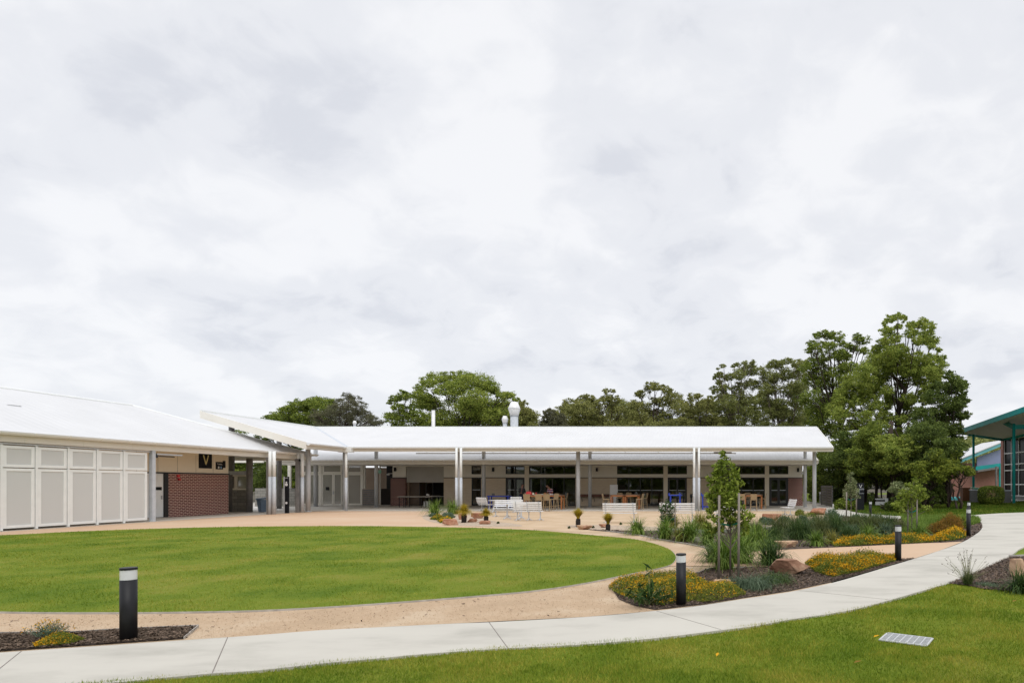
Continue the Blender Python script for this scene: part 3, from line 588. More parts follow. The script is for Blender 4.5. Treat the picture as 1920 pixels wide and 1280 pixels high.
mb = MB(); mb.box((wx+.035, 33.90, 2.62), (wx+.03, 33.99, 2.73)); mb.build('pictogram', 'sign_white', sg)
mb = MB(); mb.box((wx+.035, 34.06, 2.62), (wx+.03, 34.15, 2.73)); mb.build('pictogram', 'sign_blue', sg)
al = wempty('alarm_bell', (wx+.1, 31.4, 2.1), 'small red alarm box high on the maroon brick wall', 'alarm')
mb = MB(); mb.box((wx+.08, 31.32, 2.08), (wx+.03, 31.46, 2.22)); mb.build('alarm_body', 'red_paint', al)
mb = MB(); mb.tube([(wx+.08, 31.42, 2.03), (wx+.08, 31.42, 1.93)], [.05, .08], 12); mb.build('horn', 'red_paint', al)
fl = wempty('solar_lamp', (PX-.1, 27.6, 3.1), 'grey floodlight bracketed under the eave beside the screens', 'lamp')
mb = MB(); mb.box((PX-.3, 27.6, 3.08), (PX-.05, 28.9, 3.14)); mb.build('lamp_panel', 'steel_light', fl)
mb = MB(); mb.lathe((PX-.1, 27.55, 2.92), [(.02, 0), (.1, .03), (.1, .12), (.03, .18)], 12); mb.bar((PX-.1, 27.5, 3.02), (PX-.2, 28.6, 3.02), .08, .05); mb.build('lamp_head', 'black_frame', fl)

# blockwork enclosure behind the wing
be = wempty('blockwork_enclosure', (-30, 36.9, 0), 'grey blockwork enclosure with a mesh window beside the brick wall', 'enclosure')
mb = MB(); mb.box((-33, 36.9, .03), (-29.06, 37.1, 1.37)); mb.build('block_wall', 'block_x', be)
mb = MB(); mb.box((-33, 36.92, 1.37), (-30.3, 37.02, 2.3)); mb.box((-30.3, 36.92, 1.37), (-29.03, 37.02, 1.47)); mb.box((-30.3, 36.92, 2.2), (-29.03, 37.02, 2.3)); mb.box((-30.02, 36.92, 1.47), (-29.85, 37.02, 2.2)); mb.box((-29.2, 36.92, 1.47), (-29.03, 37.02, 2.2)); fr = mb.build('panel_frame', 'cream_panel', be)
mb = MB(); mb.box((-29.85, 36.96, 1.47), (-29.2, 36.98, 2.2)); mb.box((-30.3, 36.96, 1.47), (-30.02, 36.98, 2.2)); mb.build('mesh_panel', 'perforated_dark', be)
mb = MB(); mb.box((-33, 36.8, 2.3), (-29.15, 37.1, 2.53)); mb.build('beam', 'steel_light', be)
# rear block wall
bw = MB(); bw.box((at(478, 915, 46).x, 46, 0), (at(553, 915, 46).x, 46.25, 1.42)); o = bw.build('block_wall', 'block_x'); tag(o, 'low grey blockwork wall across the gap between the buildings', 'wall')

# ================================================================= CANOPY
can = wempty('canopy', (-8, 42, 0), 'long white covered walkway roof on tall round grey posts', 'canopy')
eX, eD, eZ = -24.19, 38.7, 4.15; rX, rD, rZ = -30.4, 44.9, 5.98; REx = (1561-CX)*eD/F
fD = 34.96
V1 = Vector((eX, eD, eZ)); V2 = Vector((rX, rD, rZ))
main = [V1, Vector((REx, eD, eZ)), Vector((REx, rD, rZ)), V2]
side = [Vector((eX, fD, eZ)), V1, V2, Vector((rX, fD, rZ))]
mb = MB(); mb.prism([p+Vector((0, 0, 0)) for p in main], 0.10); mb.build('roof_sheet', 'roof_x', can)
mb = MB(); mb.prism(side, 0.10); mb.build('roof_sheet', 'roof_y', can)
mb = MB()
def rakebox(mb, p, q, th, dz0, dz1):   # vertical board between p and q (top edges)
    p = Vector(p); q = Vector(q); n = Vector((q.y-p.y, p.x-q.x, 0)).normalized()*th
    vs = [p+Vector((0, 0, dz1)), q+Vector((0, 0, dz1)), q+Vector((0, 0, dz0)), p+Vector((0, 0, dz0))]; vs += [v+n for v in vs]
    mb.add(vs, [(0, 1, 2, 3), (7, 6, 5, 4), (0, 4, 5, 1), (1, 5, 6, 2), (2, 6, 7, 3), (3, 7, 4, 0)])
rakebox(mb, (eX, fD, eZ), (rX, fD, rZ), -.05, -.40, .025); mb.build('fascia', 'cream_trim', can)
mb = MB(); rakebox(mb, (REx, eD, eZ), (REx, rD, rZ), .05, -.30, .025); mb.build('fascia', 'cream_trim', can)
mb = MB(); mb.box((eX+.3, eD-.0, 3.83), (REx+.0, eD+.06, 4.10)); mb.build('fascia', 'cream_trim', can)
mb = MB(); mb.box((eX, fD, 3.83), (eX-.06, eD, 4.10)); mb.build('fascia', 'cream_trim', can)
mb = MB(); gutter(mb, (eX+.5, eD, 4.10), (REx+.05, eD, 4.10), (0, -1, 0), 0.11); mb.build('gutter', 'white_paint', can)
mb = MB(); gutter(mb, (eX, fD-.05, 4.10), (eX, eD-.3, 4.10), (1, 0, 0), 0.11); mb.build('gutter', 'white_paint', can)
mb = MB(); mb.box((eX-.35, eD-.35, 3.78), (eX+.5, eD-.01, 4.12)); mb.build('rainwater_head', 'white_paint', can)
mb = MB(); mb.bar(V1+Vector((0, 0, .015)), V2+Vector((0, 0, .015)), 0.22, 0.02); mb.build('valley_flashing', 'steel_light', can)
mb = MB(); mb.prism([p+Vector((0, 0.05 if i < 2 else 0, -.28)) for i, p in enumerate(main)], 0.03); mb.prism([p+Vector((0, 0, -.34)) for p in side], 0.03); mb.build('soffit_lining', 'soffit', can)
mb = MB(); mb.bar((rX, fD, rZ-.02), (rX, rD, rZ-.02), .12, .2); mb.bar((rX, rD+.02, rZ-.02), (REx, rD+.02, rZ-.02), .12, .2); mb.build('ridge_cap', 'white_paint', can)
def post(x, y, z, r=0.135, m='galvanised', nm='post'):
    mb = MB(); mb.tube([(x, y, 0.0), (x, y, z)], r, 18); mb.tube([(x, y, .02), (x, y, .05)], r+.06, 12); return mb.build(nm, m, can, True)
for X_ in (6.37, -1.58, -9.57, -17.56, -25.3): post(X_, 40.3, 4.3)
for X_ in (6.34, -1.6, -9.69, -17.6, -25.6): post(X_, 44.5, 5.5, 0.13)
post(-31.0, 45.8, 5.9, .14); post(-30.25, 37.0, 5.6, .15, 'dark_steel'); post(-30.7, 41.6, 5.6, .15, 'dark_steel'); post(-25.45, 36.9, 3.9, .13)
def pipes(x, y, z, offs, r=0.075):
    for o_ in offs:
        mb = MB(); mb.tube([(x+o_, y, 2.12), (x+o_, y, z)], r, 14); p_ = mb.build('downpipe', 'white_paint', can if z > 3.7 else wing, True)
        mb = MB(); mb.tube([(x+o_, y, 0.0), (x+o_, y, 2.14)], r+.008, 14); q_ = mb.build('pipe_guard', 'steel_light', can if z > 3.7 else wing, True)
xs_ = lambda x, d: (x-CX)*d/F
pipes(xs_(860.2, 38.42), 38.42, 4.05, (-.145, .145)); pipes(xs_(1306, 38.42), 38.42, 4.05, (-.155, .155)); pipes(xs_(649, 38.5), 38.5, 3.9, (0,))
pipes(-25.50, 34.0, 3.6, (-.11, .12), .085); pipes(-25.50, 36.3, 3.6, (-.11, .12), .085)
mb = MB(); mb.box((xs_(780, 42), 42, 3.86), (xs_(1380, 42), 42.08, 3.93)); lt = mb.build('light_rail', 'galvanised', can)
for x in range(800, 1380, 62):
    mb = MB(); q = xs_(x, 42); mb.tube([(q, 42.04, 3.9), (q, 42.04, 4.6)], .015, 6); mb.build('hanger', 'galvanised', can)
mb = MB(); mb.box((xs_(1338, 42), 41.95, 3.91), (xs_(1372, 42), 42.12, 3.99)); mb.build('light_fitting', 'dark_steel', can)
for X_ in (-9.57,):
    mb = MB(); mb.box((X_-.16, 40.05, 4.02), (X_+.16, 40.2, 4.16)); mb.build('camera_box', 'black_frame', can)

# ================================================================= MAIN BUILDING
mbd = wempty('cafe_building', (-13, 48, 0), 'low cafe building with blonde brick walls and black framed windows under the canopy', 'building')
WD = 47.5
def wp(x, y): return ((x-CX)*WD/F, H+(HY-y)*WD/F)
def wall(x0, x1, y0, y1, m, nm, d=WD, th=0.15, par=None, **k):
    a, b = wp(x0, y0), wp(x1, y1); mb = MB(); z0 = max(b[1], 0.02); mb.box((a[0], d, z0), (b[0], d+th, a[1])); return mb.build(nm, m, par or mbd, **k)
gz = 3.51; ex0, ex1 = -33.4, 7.2; pr = 0.26
mb = MB(); mb.prism([(ex0, 44, gz), (ex1, 44, gz), (ex1, 51.5, gz+7.5*pr), (ex0, 51.5, gz+7.5*pr)], .1); mb.prism([(ex0, 59, gz), (ex0, 51.5, gz+7.5*pr), (ex1, 51.5, gz+7.5*pr), (ex1, 59, gz)], .1); mb.build('roof', 'roof_x', mbd)
mb = MB(); mb.box((ex0, 44, 3.20), (ex1, 44.06, 3.46)); mb.build('fascia', 'cream_trim', mbd)
mb = MB(); rakebox(mb, (ex1, 44, gz), (ex1, 51.5, gz+7.5*pr), .05, -.25, .02); mb.build('fascia', 'cream_trim', mbd)
mb = MB(); gutter(mb, (ex0, 44, 3.49), (ex1+.05, 44, 3.49), (0, -1, 0), 0.11)
x = ex0+.5; mb.build('gutter', 'cream_trim', mbd)
while x < ex1:
    mb = MB(); gutter(mb, (x, 43.995, 3.492), (x+.035, 43.995, 3.492), (0, -1, 0), 0.122); x += 1.15; mb.build('gutter_bracket', 'white_paint', mbd)
mb = MB(); mb.box((ex0+.1, 44.1, 3.19), (ex1-.1, 47.6, 3.24)); mb.build('soffit', 'soffit', mbd)
# front wall pieces (photo columns)
UP0 = 868.0
for x0, x1 in ((736, 761), (832, 884), (902, 948), (1079, 1157), (1288, 1347), (1478, 1504)): wall(x0, x1, UP0, 894.5, 'cream_panel', 'wall_panel')
for x0, x1 in ((884, 902), (948, 984), (992, 1079), (1157, 1244), (1252, 1288), (1347, 1434), (1442, 1478)):
    wall(x0, x1, UP0, 873, 'cream_panel', 'wall_panel'); wall(x0, x1, 888.5, 894.5, 'cream_panel', 'wall_panel')
for x0, x1 in ((984, 992), (1244, 1252), (1434, 1442)): wall(x0, x1, UP0, 948.2, 'cream_wall', 'pier', WD-.06, .2)
wall(761, 832, UP0, 874, 'cream_panel', 'wall_panel')
for x0, x1 in ((832, 884), (902, 948), (1079, 1157), (1288, 1347)): wall(x0, x1, 896, 948.2, 'blonde_x', 'blonde_brick_wall')
for x0, x1 in ((733, 761), (1478, 1505)): wall(x0, x1, 896, 948.2, 'brick_x', 'maroon_brick_wall', WD-.05, .2)
wall(733, 761, 894.5, 896.2, 'black_frame', 'flashing', WD-.06, .2)
for x0, x1 in ((832, 948), (1079, 1157), (1288, 1347), (1478, 1505)): wall(x0, x1, 894.5, 896, 'black_frame', 'flashing', WD+.0, .15)
# side and back walls, inside floor, ceiling
mb = MB(); xr = wp(1505, 0)[0]; mb.box((xr-.2, WD+.15, .02), (xr, 58.5, 3.2)); mb.build('side_wall', 'blonde_x', mbd)
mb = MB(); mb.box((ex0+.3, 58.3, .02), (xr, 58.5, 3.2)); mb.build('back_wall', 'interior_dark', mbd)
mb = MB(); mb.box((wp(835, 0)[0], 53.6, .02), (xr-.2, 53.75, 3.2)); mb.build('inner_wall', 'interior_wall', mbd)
mb = MB(); mb.box((wp(735, 0)[0], WD+.16, 3.16), (xr, 58, 3.2)); mb.build('ceiling', 'soffit', mbd)
for x in (762, 833, 984, 1247, 1437):
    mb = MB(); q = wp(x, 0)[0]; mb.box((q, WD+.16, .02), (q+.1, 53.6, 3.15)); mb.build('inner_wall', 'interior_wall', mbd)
def window(x0, x1, y0, y1, panes, rails=(), nm='window', d=WD+.02, blind=None, wd_=0.07):
    a, b = wp(x0, y0), wp(x1, y1); X0, X1, Z0, Z1 = a[0], b[0], max(b[1], .03), a[1]; w = wd_
    mb = MB(); mb.box((X0, d, Z1-w), (X1, d+.1, Z1)); mb.box((X0, d, Z0), (X1, d+.1, Z0+w)); mb.box((X0, d, Z0+w), (X0+w, d+.1, Z1-w)); mb.box((X1-w, d, Z0+w), (X1, d+.1, Z1-w))
    for i in range(1, panes):
        q = X0+(X1-X0)*i/panes; mb.box((q-w/2, d+.002, Z0+w), (q+w/2, d+.098, Z1-w))
    o = mb.build(nm, 'black_frame', mbd)
    for z in rails:
        mb = MB(); mb.box((X0+w, d+.01, z-.03), (X1-w, d+.03, z+.03)); r_ = mb.build('push_rail', 'steel_light'); r_.data.transform(Matrix.Translation((13, -48, 0))); r_.parent = o
    mb = MB(); mb.box((X0+w, d+.045, Z0+w), (X1-w, d+.05, Z1-w)); p_ = mb.build('pane', 'glazing'); p_.data.transform(Matrix.Translation((13, -48, 0))); p_.parent = o
    return o
window(884, 902, 873, 888.5, 1); window(884, 902, 895, 947.6, 1, (1.28,), 'door')
window(948, 984, 873, 888.5, 2); window(948, 984, 895, 947.6, 2, (1.28,), 'door', wd_=.16)
window(992, 1079, 873, 888.5, 4); window(992, 1079, 895, 947.6, 4, (), 'sliding_door')
window(1157, 1244, 873, 888.5, 4); window(1157, 1244, 895, 947.6, 4, (1.25,), 'sliding_door')
window(1252, 1288, 873, 888.5, 2); window(1252, 1288, 895, 947.6, 2, (1.25,), 'door', wd_=.14)
window(1347, 1434, 873, 888.5, 4); window(1347, 1434, 895, 947.6, 4, (1.25,), 'sliding_door')
window(1442, 1478, 873, 888.5, 2); window(1442, 1478, 895, 947.6, 2, (1.25,), 'door', wd_=.2)
# things seen inside the rooms
mb = MB()
for i in range(26):
    q = wp(1000+i*1.6, 0)[0]; mb.box((q, 51.5, 1.0+.0*i), (q+.05, 51.6, 2.2))
mb.build('timber_screen', 'board_brown', mbd)
mb = MB(); mb.box((wp(1045, 0)[0], 50, .9), (wp(1072, 0)[0], 50.1, 2.1)); mb.box((wp(954, 0)[0], 49, .3), (wp(972, 0)[0], 49.1, 2.1)); mb.build('inner_partition', 'shutter', mbd)
mb = MB(); mb.box((wp(1170, 0)[0], 52, .02), (wp(1235, 0)[0], 52.6, .9)); mb.box((wp(1360, 0)[0], 52, .02), (wp(1425, 0)[0], 52.6, .9)); mb.box((wp(1010, 0)[0], 50.5, .02), (wp(1060, 0)[0], 51.1, 1.0)); mb.build('counter', 'rattan', mbd)
# roller shutter servery
mb = MB(); a, b = wp(762, 874), wp(832, 904)
z = b[1]
while z < a[1]-.01: mb.box((a[0], WD+.04+.0, z), (b[0], WD+.1, z+.075)); mb.box((a[0], WD+.055, z+.075), (b[0], WD+.09, z+.085)); z += .085
mb.build('roller_shutter', 'shutter', mbd)
wall(763, 784, 904, 947, 'board_brown', 'servery_panel', WD+.3, .05)
wall(784, 832, 903, 947, 'black_frame', 'servery_frame', WD+2.5, .05)
for x in (784, 796, 809): wall(x, x+1, 904, 947, 'black_frame', 'mullion', WD+.2, .05)
wall(778, 826, 930, 931.2, 'shutter', 'servery_bench', WD+.8, .6)
# recess with dark slats
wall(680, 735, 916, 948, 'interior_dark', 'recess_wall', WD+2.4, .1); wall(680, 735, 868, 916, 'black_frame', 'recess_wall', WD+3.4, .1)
mb = MB(); z = 0.06
while z < 1.33: mb.box((wp(680, 0)[0], WD-.02, z), (wp(704, 0)[0], WD+.03, z+.13)); z += .16
mb.build('slat_screen', 'dark_steel', mbd)
wall(682.3, 685, 870, 916, 'cream_trim', 'recess_post', WD-.03, .1); wall(712, 713.2, 870, 947, 'cream_trim', 'recess_post', WD-.03, .1)
# screened doors at the left end
def screen(x0, x1, y0, y1, f=3.0, sub=None, nm='screen_panel'):
    a, b = wp(x0, y0), wp(x1, y1); X0, X1, Z0, Z1 = a[0], b[0], b[1], a[1]; w = f*WD/F; d = WD-.05
    mb = MB(); mb.box((X0, d, Z0), (X0+w, d+.05, Z1)); mb.box((X1-w, d, Z0), (X1, d+.05, Z1)); mb.box((X0+w, d, Z1-w), (X1-w, d+.05, Z1)); mb.box((X0+w, d, Z0), (X1-w, d+.05, Z0+w)); o = mb.build(nm, 'cream_trim', mbd)
    mb = MB(); mb.box((X0+w, d+.02, Z0+w), (X1-w, d+.024, Z1-w)); p_ = mb.build('perforated_sheet', 'perforated_dark'); p_.data.transform(Matrix.Translation((13, -48, 0))); p_.parent = o; return o
for x0, x1 in ((558, 581), (580.8, 601), (605, 642), (643, 650), (651.5, 679.5)): screen(x0, x1, 869, 887)
for x0, x1 in ((558, 581), (580.8, 601), (643, 650), (651.5, 679.5)): screen(x0, x1, 887.3, 946.3)
sd1 = screen(604.5, 625.6, 887.3, 946.3, 2.2, nm='screen_door'); sd2 = screen(626, 642, 887.3, 946.3, 2.2, nm='screen_door')
wall(612, 618, 912.5, 918.5, 'sign_black', 'door_sign', WD-.08, .02); wall(625, 626.8, 920, 926, 'galvanised', 'handle', WD-.1, .04)
wall(601.2, 604.3, 866, 948.2, 'cream_trim', 'screen_post', WD-.08, .1); wall(679.7, 682, 868, 916, 'cream_trim', 'screen_post', WD-.08, .1)
wall(549.5, 555, 868, 948.2, 'cream_trim', 'screen_post', WD-.6, .12)
wall(500, 556, 866, 870, 'cream_trim', 'end_beam', 44.02, .1)
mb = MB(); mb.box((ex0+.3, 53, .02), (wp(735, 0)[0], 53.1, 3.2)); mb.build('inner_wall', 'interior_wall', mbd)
# fittings on the wall: black wall lamps are things of their own
first = None
for x, y0, lab in ((742, 876, 'leftmost black wall lamp, above the maroon brick pier by the shutter'), (925.5, 876.5, 'black wall lamp left of the cafe entry door'), (1119.5, 876.5, 'black wall lamp above the bench rail between two window bays'), (1496, 877, 'rightmost black wall lamp, above the maroon brick corner')):
    a = wp(x, y0); lp = wempty('wall_lamp', (a[0], WD, a[1]), lab, 'wall lamp', 'black wall lamps under the eave')
    mb = MB(); mb.tube([(a[0], WD-.12, a[1]), (a[0], WD-.12, a[1]-.30)], .085, 12); mb.build('lamp_body', 'black_paint', lp)
    mb = MB(); mb.box((a[0]-.04, WD-.05, a[1]-.2), (a[0]+.04, WD, a[1]-.1)); mb.build('bracket', 'black_frame', lp)
ex = wempty('exit_sign', (wp(715, 0)[0], WD-.3, 2.75), 'small lit green exit sign hanging in the dark recess', 'sign')
a, b = wp(712.5, 881), wp(718.5, 887); mb = MB(); mb.box((a[0], WD-.32, b[1]), (b[0], WD-.28, a[1])); mb.build('sign_board', 'exit_green', ex)
mb = MB(); mb.bar(((a[0]+b[0])/2, WD-.3, a[1]), ((a[0]+b[0])/2, WD-.3, 3.2), .02); mb.build('hanger', 'galvanised', ex)
text('EXIT', 0.11, ((a[0]+b[0])/2, WD-.325, (a[1]+b[1])/2), (R(90), 0, 0), 'sign_white', ex)
for x, y, lab in ((731, 889, 'white dome camera on the corner left of the shutter'), (1503.5, 887, 'small white security camera at the right wall corner')):
    a = wp(x, y); cm = wempty('security_camera', (a[0], WD-.3, a[1]), lab, 'camera'); mb = MB(); mb.lathe((a[0], WD-.25, a[1]-.08), [(.03, 0), (.10, .03), (.12, .1), (.05, .14)], 12); mb.build('dome', 'sign_white', cm, True)
    mb = MB(); mb.bar((a[0], WD-.25, a[1]+.06), (a[0]+.2, WD+.02, a[1]+.08), .05); mb.build('bracket', 'sign_white', cm)
# rail bench along the wall, white board
rb = wempty('wall_bench', (wp(1115, 0)[0], WD-.3, 0), 'long brown timber ledge fixed along the blonde brick wall', 'bench')
a, b = wp(1088, 926), wp(1143, 931); mb = MB(); mb.box((a[0], WD-.4, b[1]), (b[0], WD-.02, a[1])); mb.build('ledge', 'bench_timber', rb)
for x in (1092, 1115, 1139):
    q = wp(x, 0)[0]; mb = MB(); mb.bar((q, WD-.36, b[1]), (q, WD-.03, b[1]-.35), .04); mb.build('bracket', 'dark_steel', rb)
wb = wempty('white_board', (wp(1151, 0)[0], 45.5, 0), 'tall white board leaning by the wall behind the timber table', 'board')
a, b = wp(1144, 908), wp(1158, 949); mb = MB(); mb.box((at(1143.5, 0, 45.5).x, 45.5, .08), (at(1158, 0, 45.5).x, 45.58, 1.7)); mb.build('board_face', 'white_metal', wb, bevel=.01)
for x in (1145.5, 1156):
    mb = MB(); mb.bar((at(x, 0, 45.5).x, 45.25, .04), (at(x, 0, 45.5).x, 45.85, .04), .05, .04); mb.build('foot', 'dark_steel', wb)
# roof stacks
def cowl(x, ytop, ybot_visible, w, d, lab, kind=0):
    p = at(x, ytop, d); zt = p.z; r = w*d/F/2; z0 = 4.3
    e = wempty('roof_vent', (p.x, d, z0), lab, 'roof vent')
    if kind == 0:
        mb = MB(); mb.tube([(p.x, d, z0), (p.x, d, zt)], r, 16); mb.build('flue_pipe', 'white_metal', e, True)
        mb = MB(); mb.tube([(p.x, d, zt-.02), (p.x, d, zt+.0)], r*1.12, 16); mb.build('rim', 'galvanised', e)
    else:
        h_ = zt-(4.3); k = r
        mb = MB(); mb.tube([(p.x, d, z0), (p.x, d, zt-2.25*k)], k*.62, 18); mb.build('flue_pipe', 'steel_light', e, True)
        mb = MB(); mb.tube([(p.x, d, zt-2.3*k), (p.x, d, zt-2.2*k)], k*.72, 18); mb.build('collar', 'galvanised', e)
        mb = MB(); mb.tube([(p.x, d, zt-2.2*k), (p.x, d, zt-1.15*k), (p.x, d, zt-1.1*k), (p.x, d, zt)], [k*.66, k*.98, k*.98, k*.55], 18); mb.build('cowl', 'white_metal', e, True)
        mb = MB(); mb.tube([(p.x, d, zt-1.17*k), (p.x, d, zt-1.08*k)], k*1.02, 18); mb.build('band', 'galvanised', e)
cowl(812.5, 768.5, 801, 6.2, 50.5, 'tall plain white flue pipe on the roof left of the cowls')
cowl(964.3, 753.5, 801, 22.5, 50.5, 'large white roof cowl on a wide flue, tallest on the roof', 1)
cowl(946.8, 779.5, 801, 12, 50.5, 'small white roof cowl just left of the large one', 1)
cowl(665, 788.5, 801, 7, 52, 'short white vent at the left end of the roof ridge', 1)

# ================================================================= TREES
def tree(name, lab, cat, base, d, clumps, m, bark='bark_dark', trunk_r=0.28, group=None, depth=3.0, copies=2, leaf=0.20, dens=1.0, flat=0.72, droop=0.15, twigs=True, lean=0.0, seed=0, trunks=1, wsc=0.42, shell=0.35):
    """clumps: (px, py, r_px) of leaf masses at distance d; each becomes several leaf clumps spread through the depth of the crown"""
    r_ = np.random.default_rng(seed+11)
    bp = Vector((base[0], base[1], 0.0)); root = empty(name, bp, lab, cat, group)
    cs = []
    for (x, y, r) in clumps:
        p = at(x, y, d); rad = r*d/F*1.12
        for k in range(copies):
            off = Vector((r_.normal()*rad*0.35, r_.uniform(-depth, depth) if k else r_.uniform(-depth*.4, depth*.4), r_.normal()*rad*0.25))
            s_ = (d+off.y)/d; q = Vector((p.x*s_+off.x, d+off.y, H+(p.z-H)*s_+off.z)); cs.append((q, rad*r_.uniform(0.8, 1.15)))
    V = []; 
    for q, rad in cs:
        n = int(max(40, dens*92*(rad/leaf)**1.6))
        b = ball(n, rad, flat, shell); b += rng.normal(scale=rad*0.10, size=b.shape)
        # small sub-clusters make the edge uneven
        k = max(5, n//34); sub = ball(k, rad*1.12, flat, .55); idx = rng.integers(0, k, n); mixm = rng.uniform(size=n) < .80
        b[mixm] = sub[idx[mixm]]+rng.normal(size=(mixm.sum(), 3))*np.array([.17, .17, .085])*rad
        v, _ = leaves(b+np.array(q), leaf, leaf*wsc, droop=droop); V.append(v)
    V = np.concatenate(V); V -= np.array(bp)
    npmesh('crown', V, np.arange(len(V)).reshape(-1, 4), m, root)
    # trunk(s) and limbs
    mb = MB(); limb = MB(); top = max(q.z for q, _ in cs); cx = sum(q.x for q, _ in cs)/len(cs); low = min(q.z for q, _ in cs)
    for ti in range(trunks):
        o = Vector((r_.uniform(-1, 1)*trunk_r*3, r_.uniform(-1, 1)*trunk_r*3, 0)) if ti else Vector()
        tp = [bp+o]; hh = top*0.80; n = 7
        for i in range(1, n+1):
            t = i/n; tp.append(Vector((bp.x+o.x+(cx-bp.x)*t**1.5+r_.normal()*trunk_r*0.9+o.x*2*t, bp.y+(d-bp.y)*t+r_.normal()*trunk_r*.9, hh*t)))
        rr = [trunk_r*(1-0.86*(i/n)**0.9)*(0.7 if ti else 1) for i in range(n+1)]
        mb.tube([p-bp for p in tp], rr, 8)
        if ti == 0: main_tp, main_rr = tp, rr
    lim = cs if len(cs) < 46 else [cs[i] for i in r_.choice(len(cs), 46, replace=False)]
    for q, rad in lim:
        zt = min(max(q.z*r_.uniform(.45, .8), top*.12), main_tp[-1].z*.97); t = zt/main_tp[-1].z*(len(main_tp)-1); i = min(int(t), len(main_tp)-2); f_ = t-i
        a = main_tp[i].lerp(main_tp[i+1], f_); ra = (main_rr[i]*(1-f_)+main_rr[i+1]*f_)
        mid = a.lerp(q, .5)+Vector((r_.normal()*.25, r_.normal()*.25, -(q-a).length*0.10)); m2 = a.lerp(q, .78)+Vector((r_.normal()*.15, 0, .1))
        ln = (q-a).length; r0 = min(ra*.5, .009*ln+.015)
        limb.tube([a-bp, mid-bp, m2-bp, q-bp], [r0, r0*.7, r0*.45, r0*.2], 5, False)
        if twigs:
            for _ in range(3):
                e = q+Vector(tuple(r_.normal(size=3)))*rad*.55; limb.tube([m2-bp, (m2.lerp(e, .6))-bp, e-bp], [r0*.4, r0*.25, .008], 4, False)
    mb.build('trunk', bark, root, True)
    limb.build('limbs', bark, root, True)
    return root
def bx(x, d): return ((x-CX)*d/F, d)
GT = 'eucalypts behind the cafe roof'
tree('tree', 'green rounded tree at the far left behind the roof, lowest in the row', 'tree', bx(560, 66), 66,
     [(505, 786, 9), (520, 778, 9), (540, 770, 10), (556, 762, 11), (575, 764, 11), (597, 756, 12), (612, 760, 12), (540, 792, 14), (565, 785, 15), (590, 778, 16), (610, 790, 16), (520, 800, 12), (560, 810, 18), (600, 815, 18), (500, 812, 12), (484, 806, 7)], 'leaf_gum', group=GT, seed=1, copies=3)
tree('tree', 'dark olive casuarina behind the left end of the long roof', 'tree', bx(645, 60), 60,
     [(650, 745, 9), (640, 757, 11), (662, 752, 10), (678, 765, 11), (630, 770, 13), (655, 772, 15), (690, 780, 11), (610, 785, 13), (640, 792, 17), (670, 790, 16), (700, 792, 10), (600, 805, 14), (625, 808, 16), (655, 810, 16), (690, 808, 12), (590, 778, 7), (714, 796, 7)], 'leaf_casuarina', group=GT, seed=2, copies=3, leaf=.30, wsc=.14, droop=.1)
UMB = [(822, 707, 13), (840, 712, 12), (863, 702, 13), (880, 713, 11), (838, 728, 15), (857, 729, 16), (800, 715, 11), (791, 730, 9), (786, 742, 8), (897, 719, 19), (913, 723, 14), (922, 731, 9), (941, 741, 11), (955, 742, 8), (966, 750, 5), (791, 755, 17), (805, 748, 12), (891, 746, 20), (916, 752, 16), (944, 757, 16), (816, 765, 18), (857, 762, 21), (897, 768, 24), (932, 770, 20), (829, 784, 22), (863, 787, 22), (904, 784, 24), (947, 787, 20), (960, 772, 13), (800, 795, 16), (880, 805, 20), (930, 808, 20), (840, 808, 20)]
tree('tree', 'broad umbrella shaped gum tree behind the roof left of the big cowl', 'tree', bx(868, 68), 68, UMB, 'leaf_gum_bright', trunk_r=.45, group=GT, seed=3, copies=2, depth=4, flat=.62)
tree('tree', 'smaller loose gum at the left edge of the broad umbrella tree', 'tree', bx(762, 64), 64, [(757, 738, 8), (744, 748, 8), (734, 754, 5), (766, 743, 7), (749, 766, 11), (741, 784, 12), (760, 785, 13), (783, 784, 12), (775, 765, 7), (750, 805, 14), (775, 806, 14)], 'leaf_gum', group=GT, seed=4, copies=2)
tree('tree', 'olive tree just right of the big white roof cowl', 'tree', bx(988, 66), 66, [(978, 757, 6), (985, 770, 13), (992, 782, 12), (985, 796, 15), (968, 792, 14), (1000, 800, 8), (975, 775, 9), (984, 810, 14)], 'leaf_gum_olive', group=GT, seed=5, copies=3)
tree('tree', 'small grey green tree in the dip of the tree line', 'tree', bx(1040, 66), 66, [(1033, 772, 7), (1025, 786, 8), (1040, 787, 11), (1053, 780, 7), (1030, 798, 11), (1052, 798, 9), (1017, 798, 6), (1040, 808, 11)], 'leaf_casuarina', group=GT, seed=6, copies=3)
tree('tree', 'olive gum with a tuft on top left of centre in the row', 'tree', bx(1105, 70), 70, [(1096, 747, 10), (1085, 756, 10), (1110, 752, 10), (1075, 767, 11), (1100, 767, 15), (1125, 757, 10), (1070, 786, 13), (1095, 786, 17), (1122, 776, 14), (1130, 792, 14), (1136, 733, 5), (1149, 733, 4), (1142, 746, 8), (1158, 748, 6), (1150, 762, 11), (1165, 768, 10), (1150, 784, 15), (1110, 803, 16), (1160, 803, 14), (1075, 806, 14)], 'leaf_gum_olive', group=GT, seed=7, copies=2, depth=4)
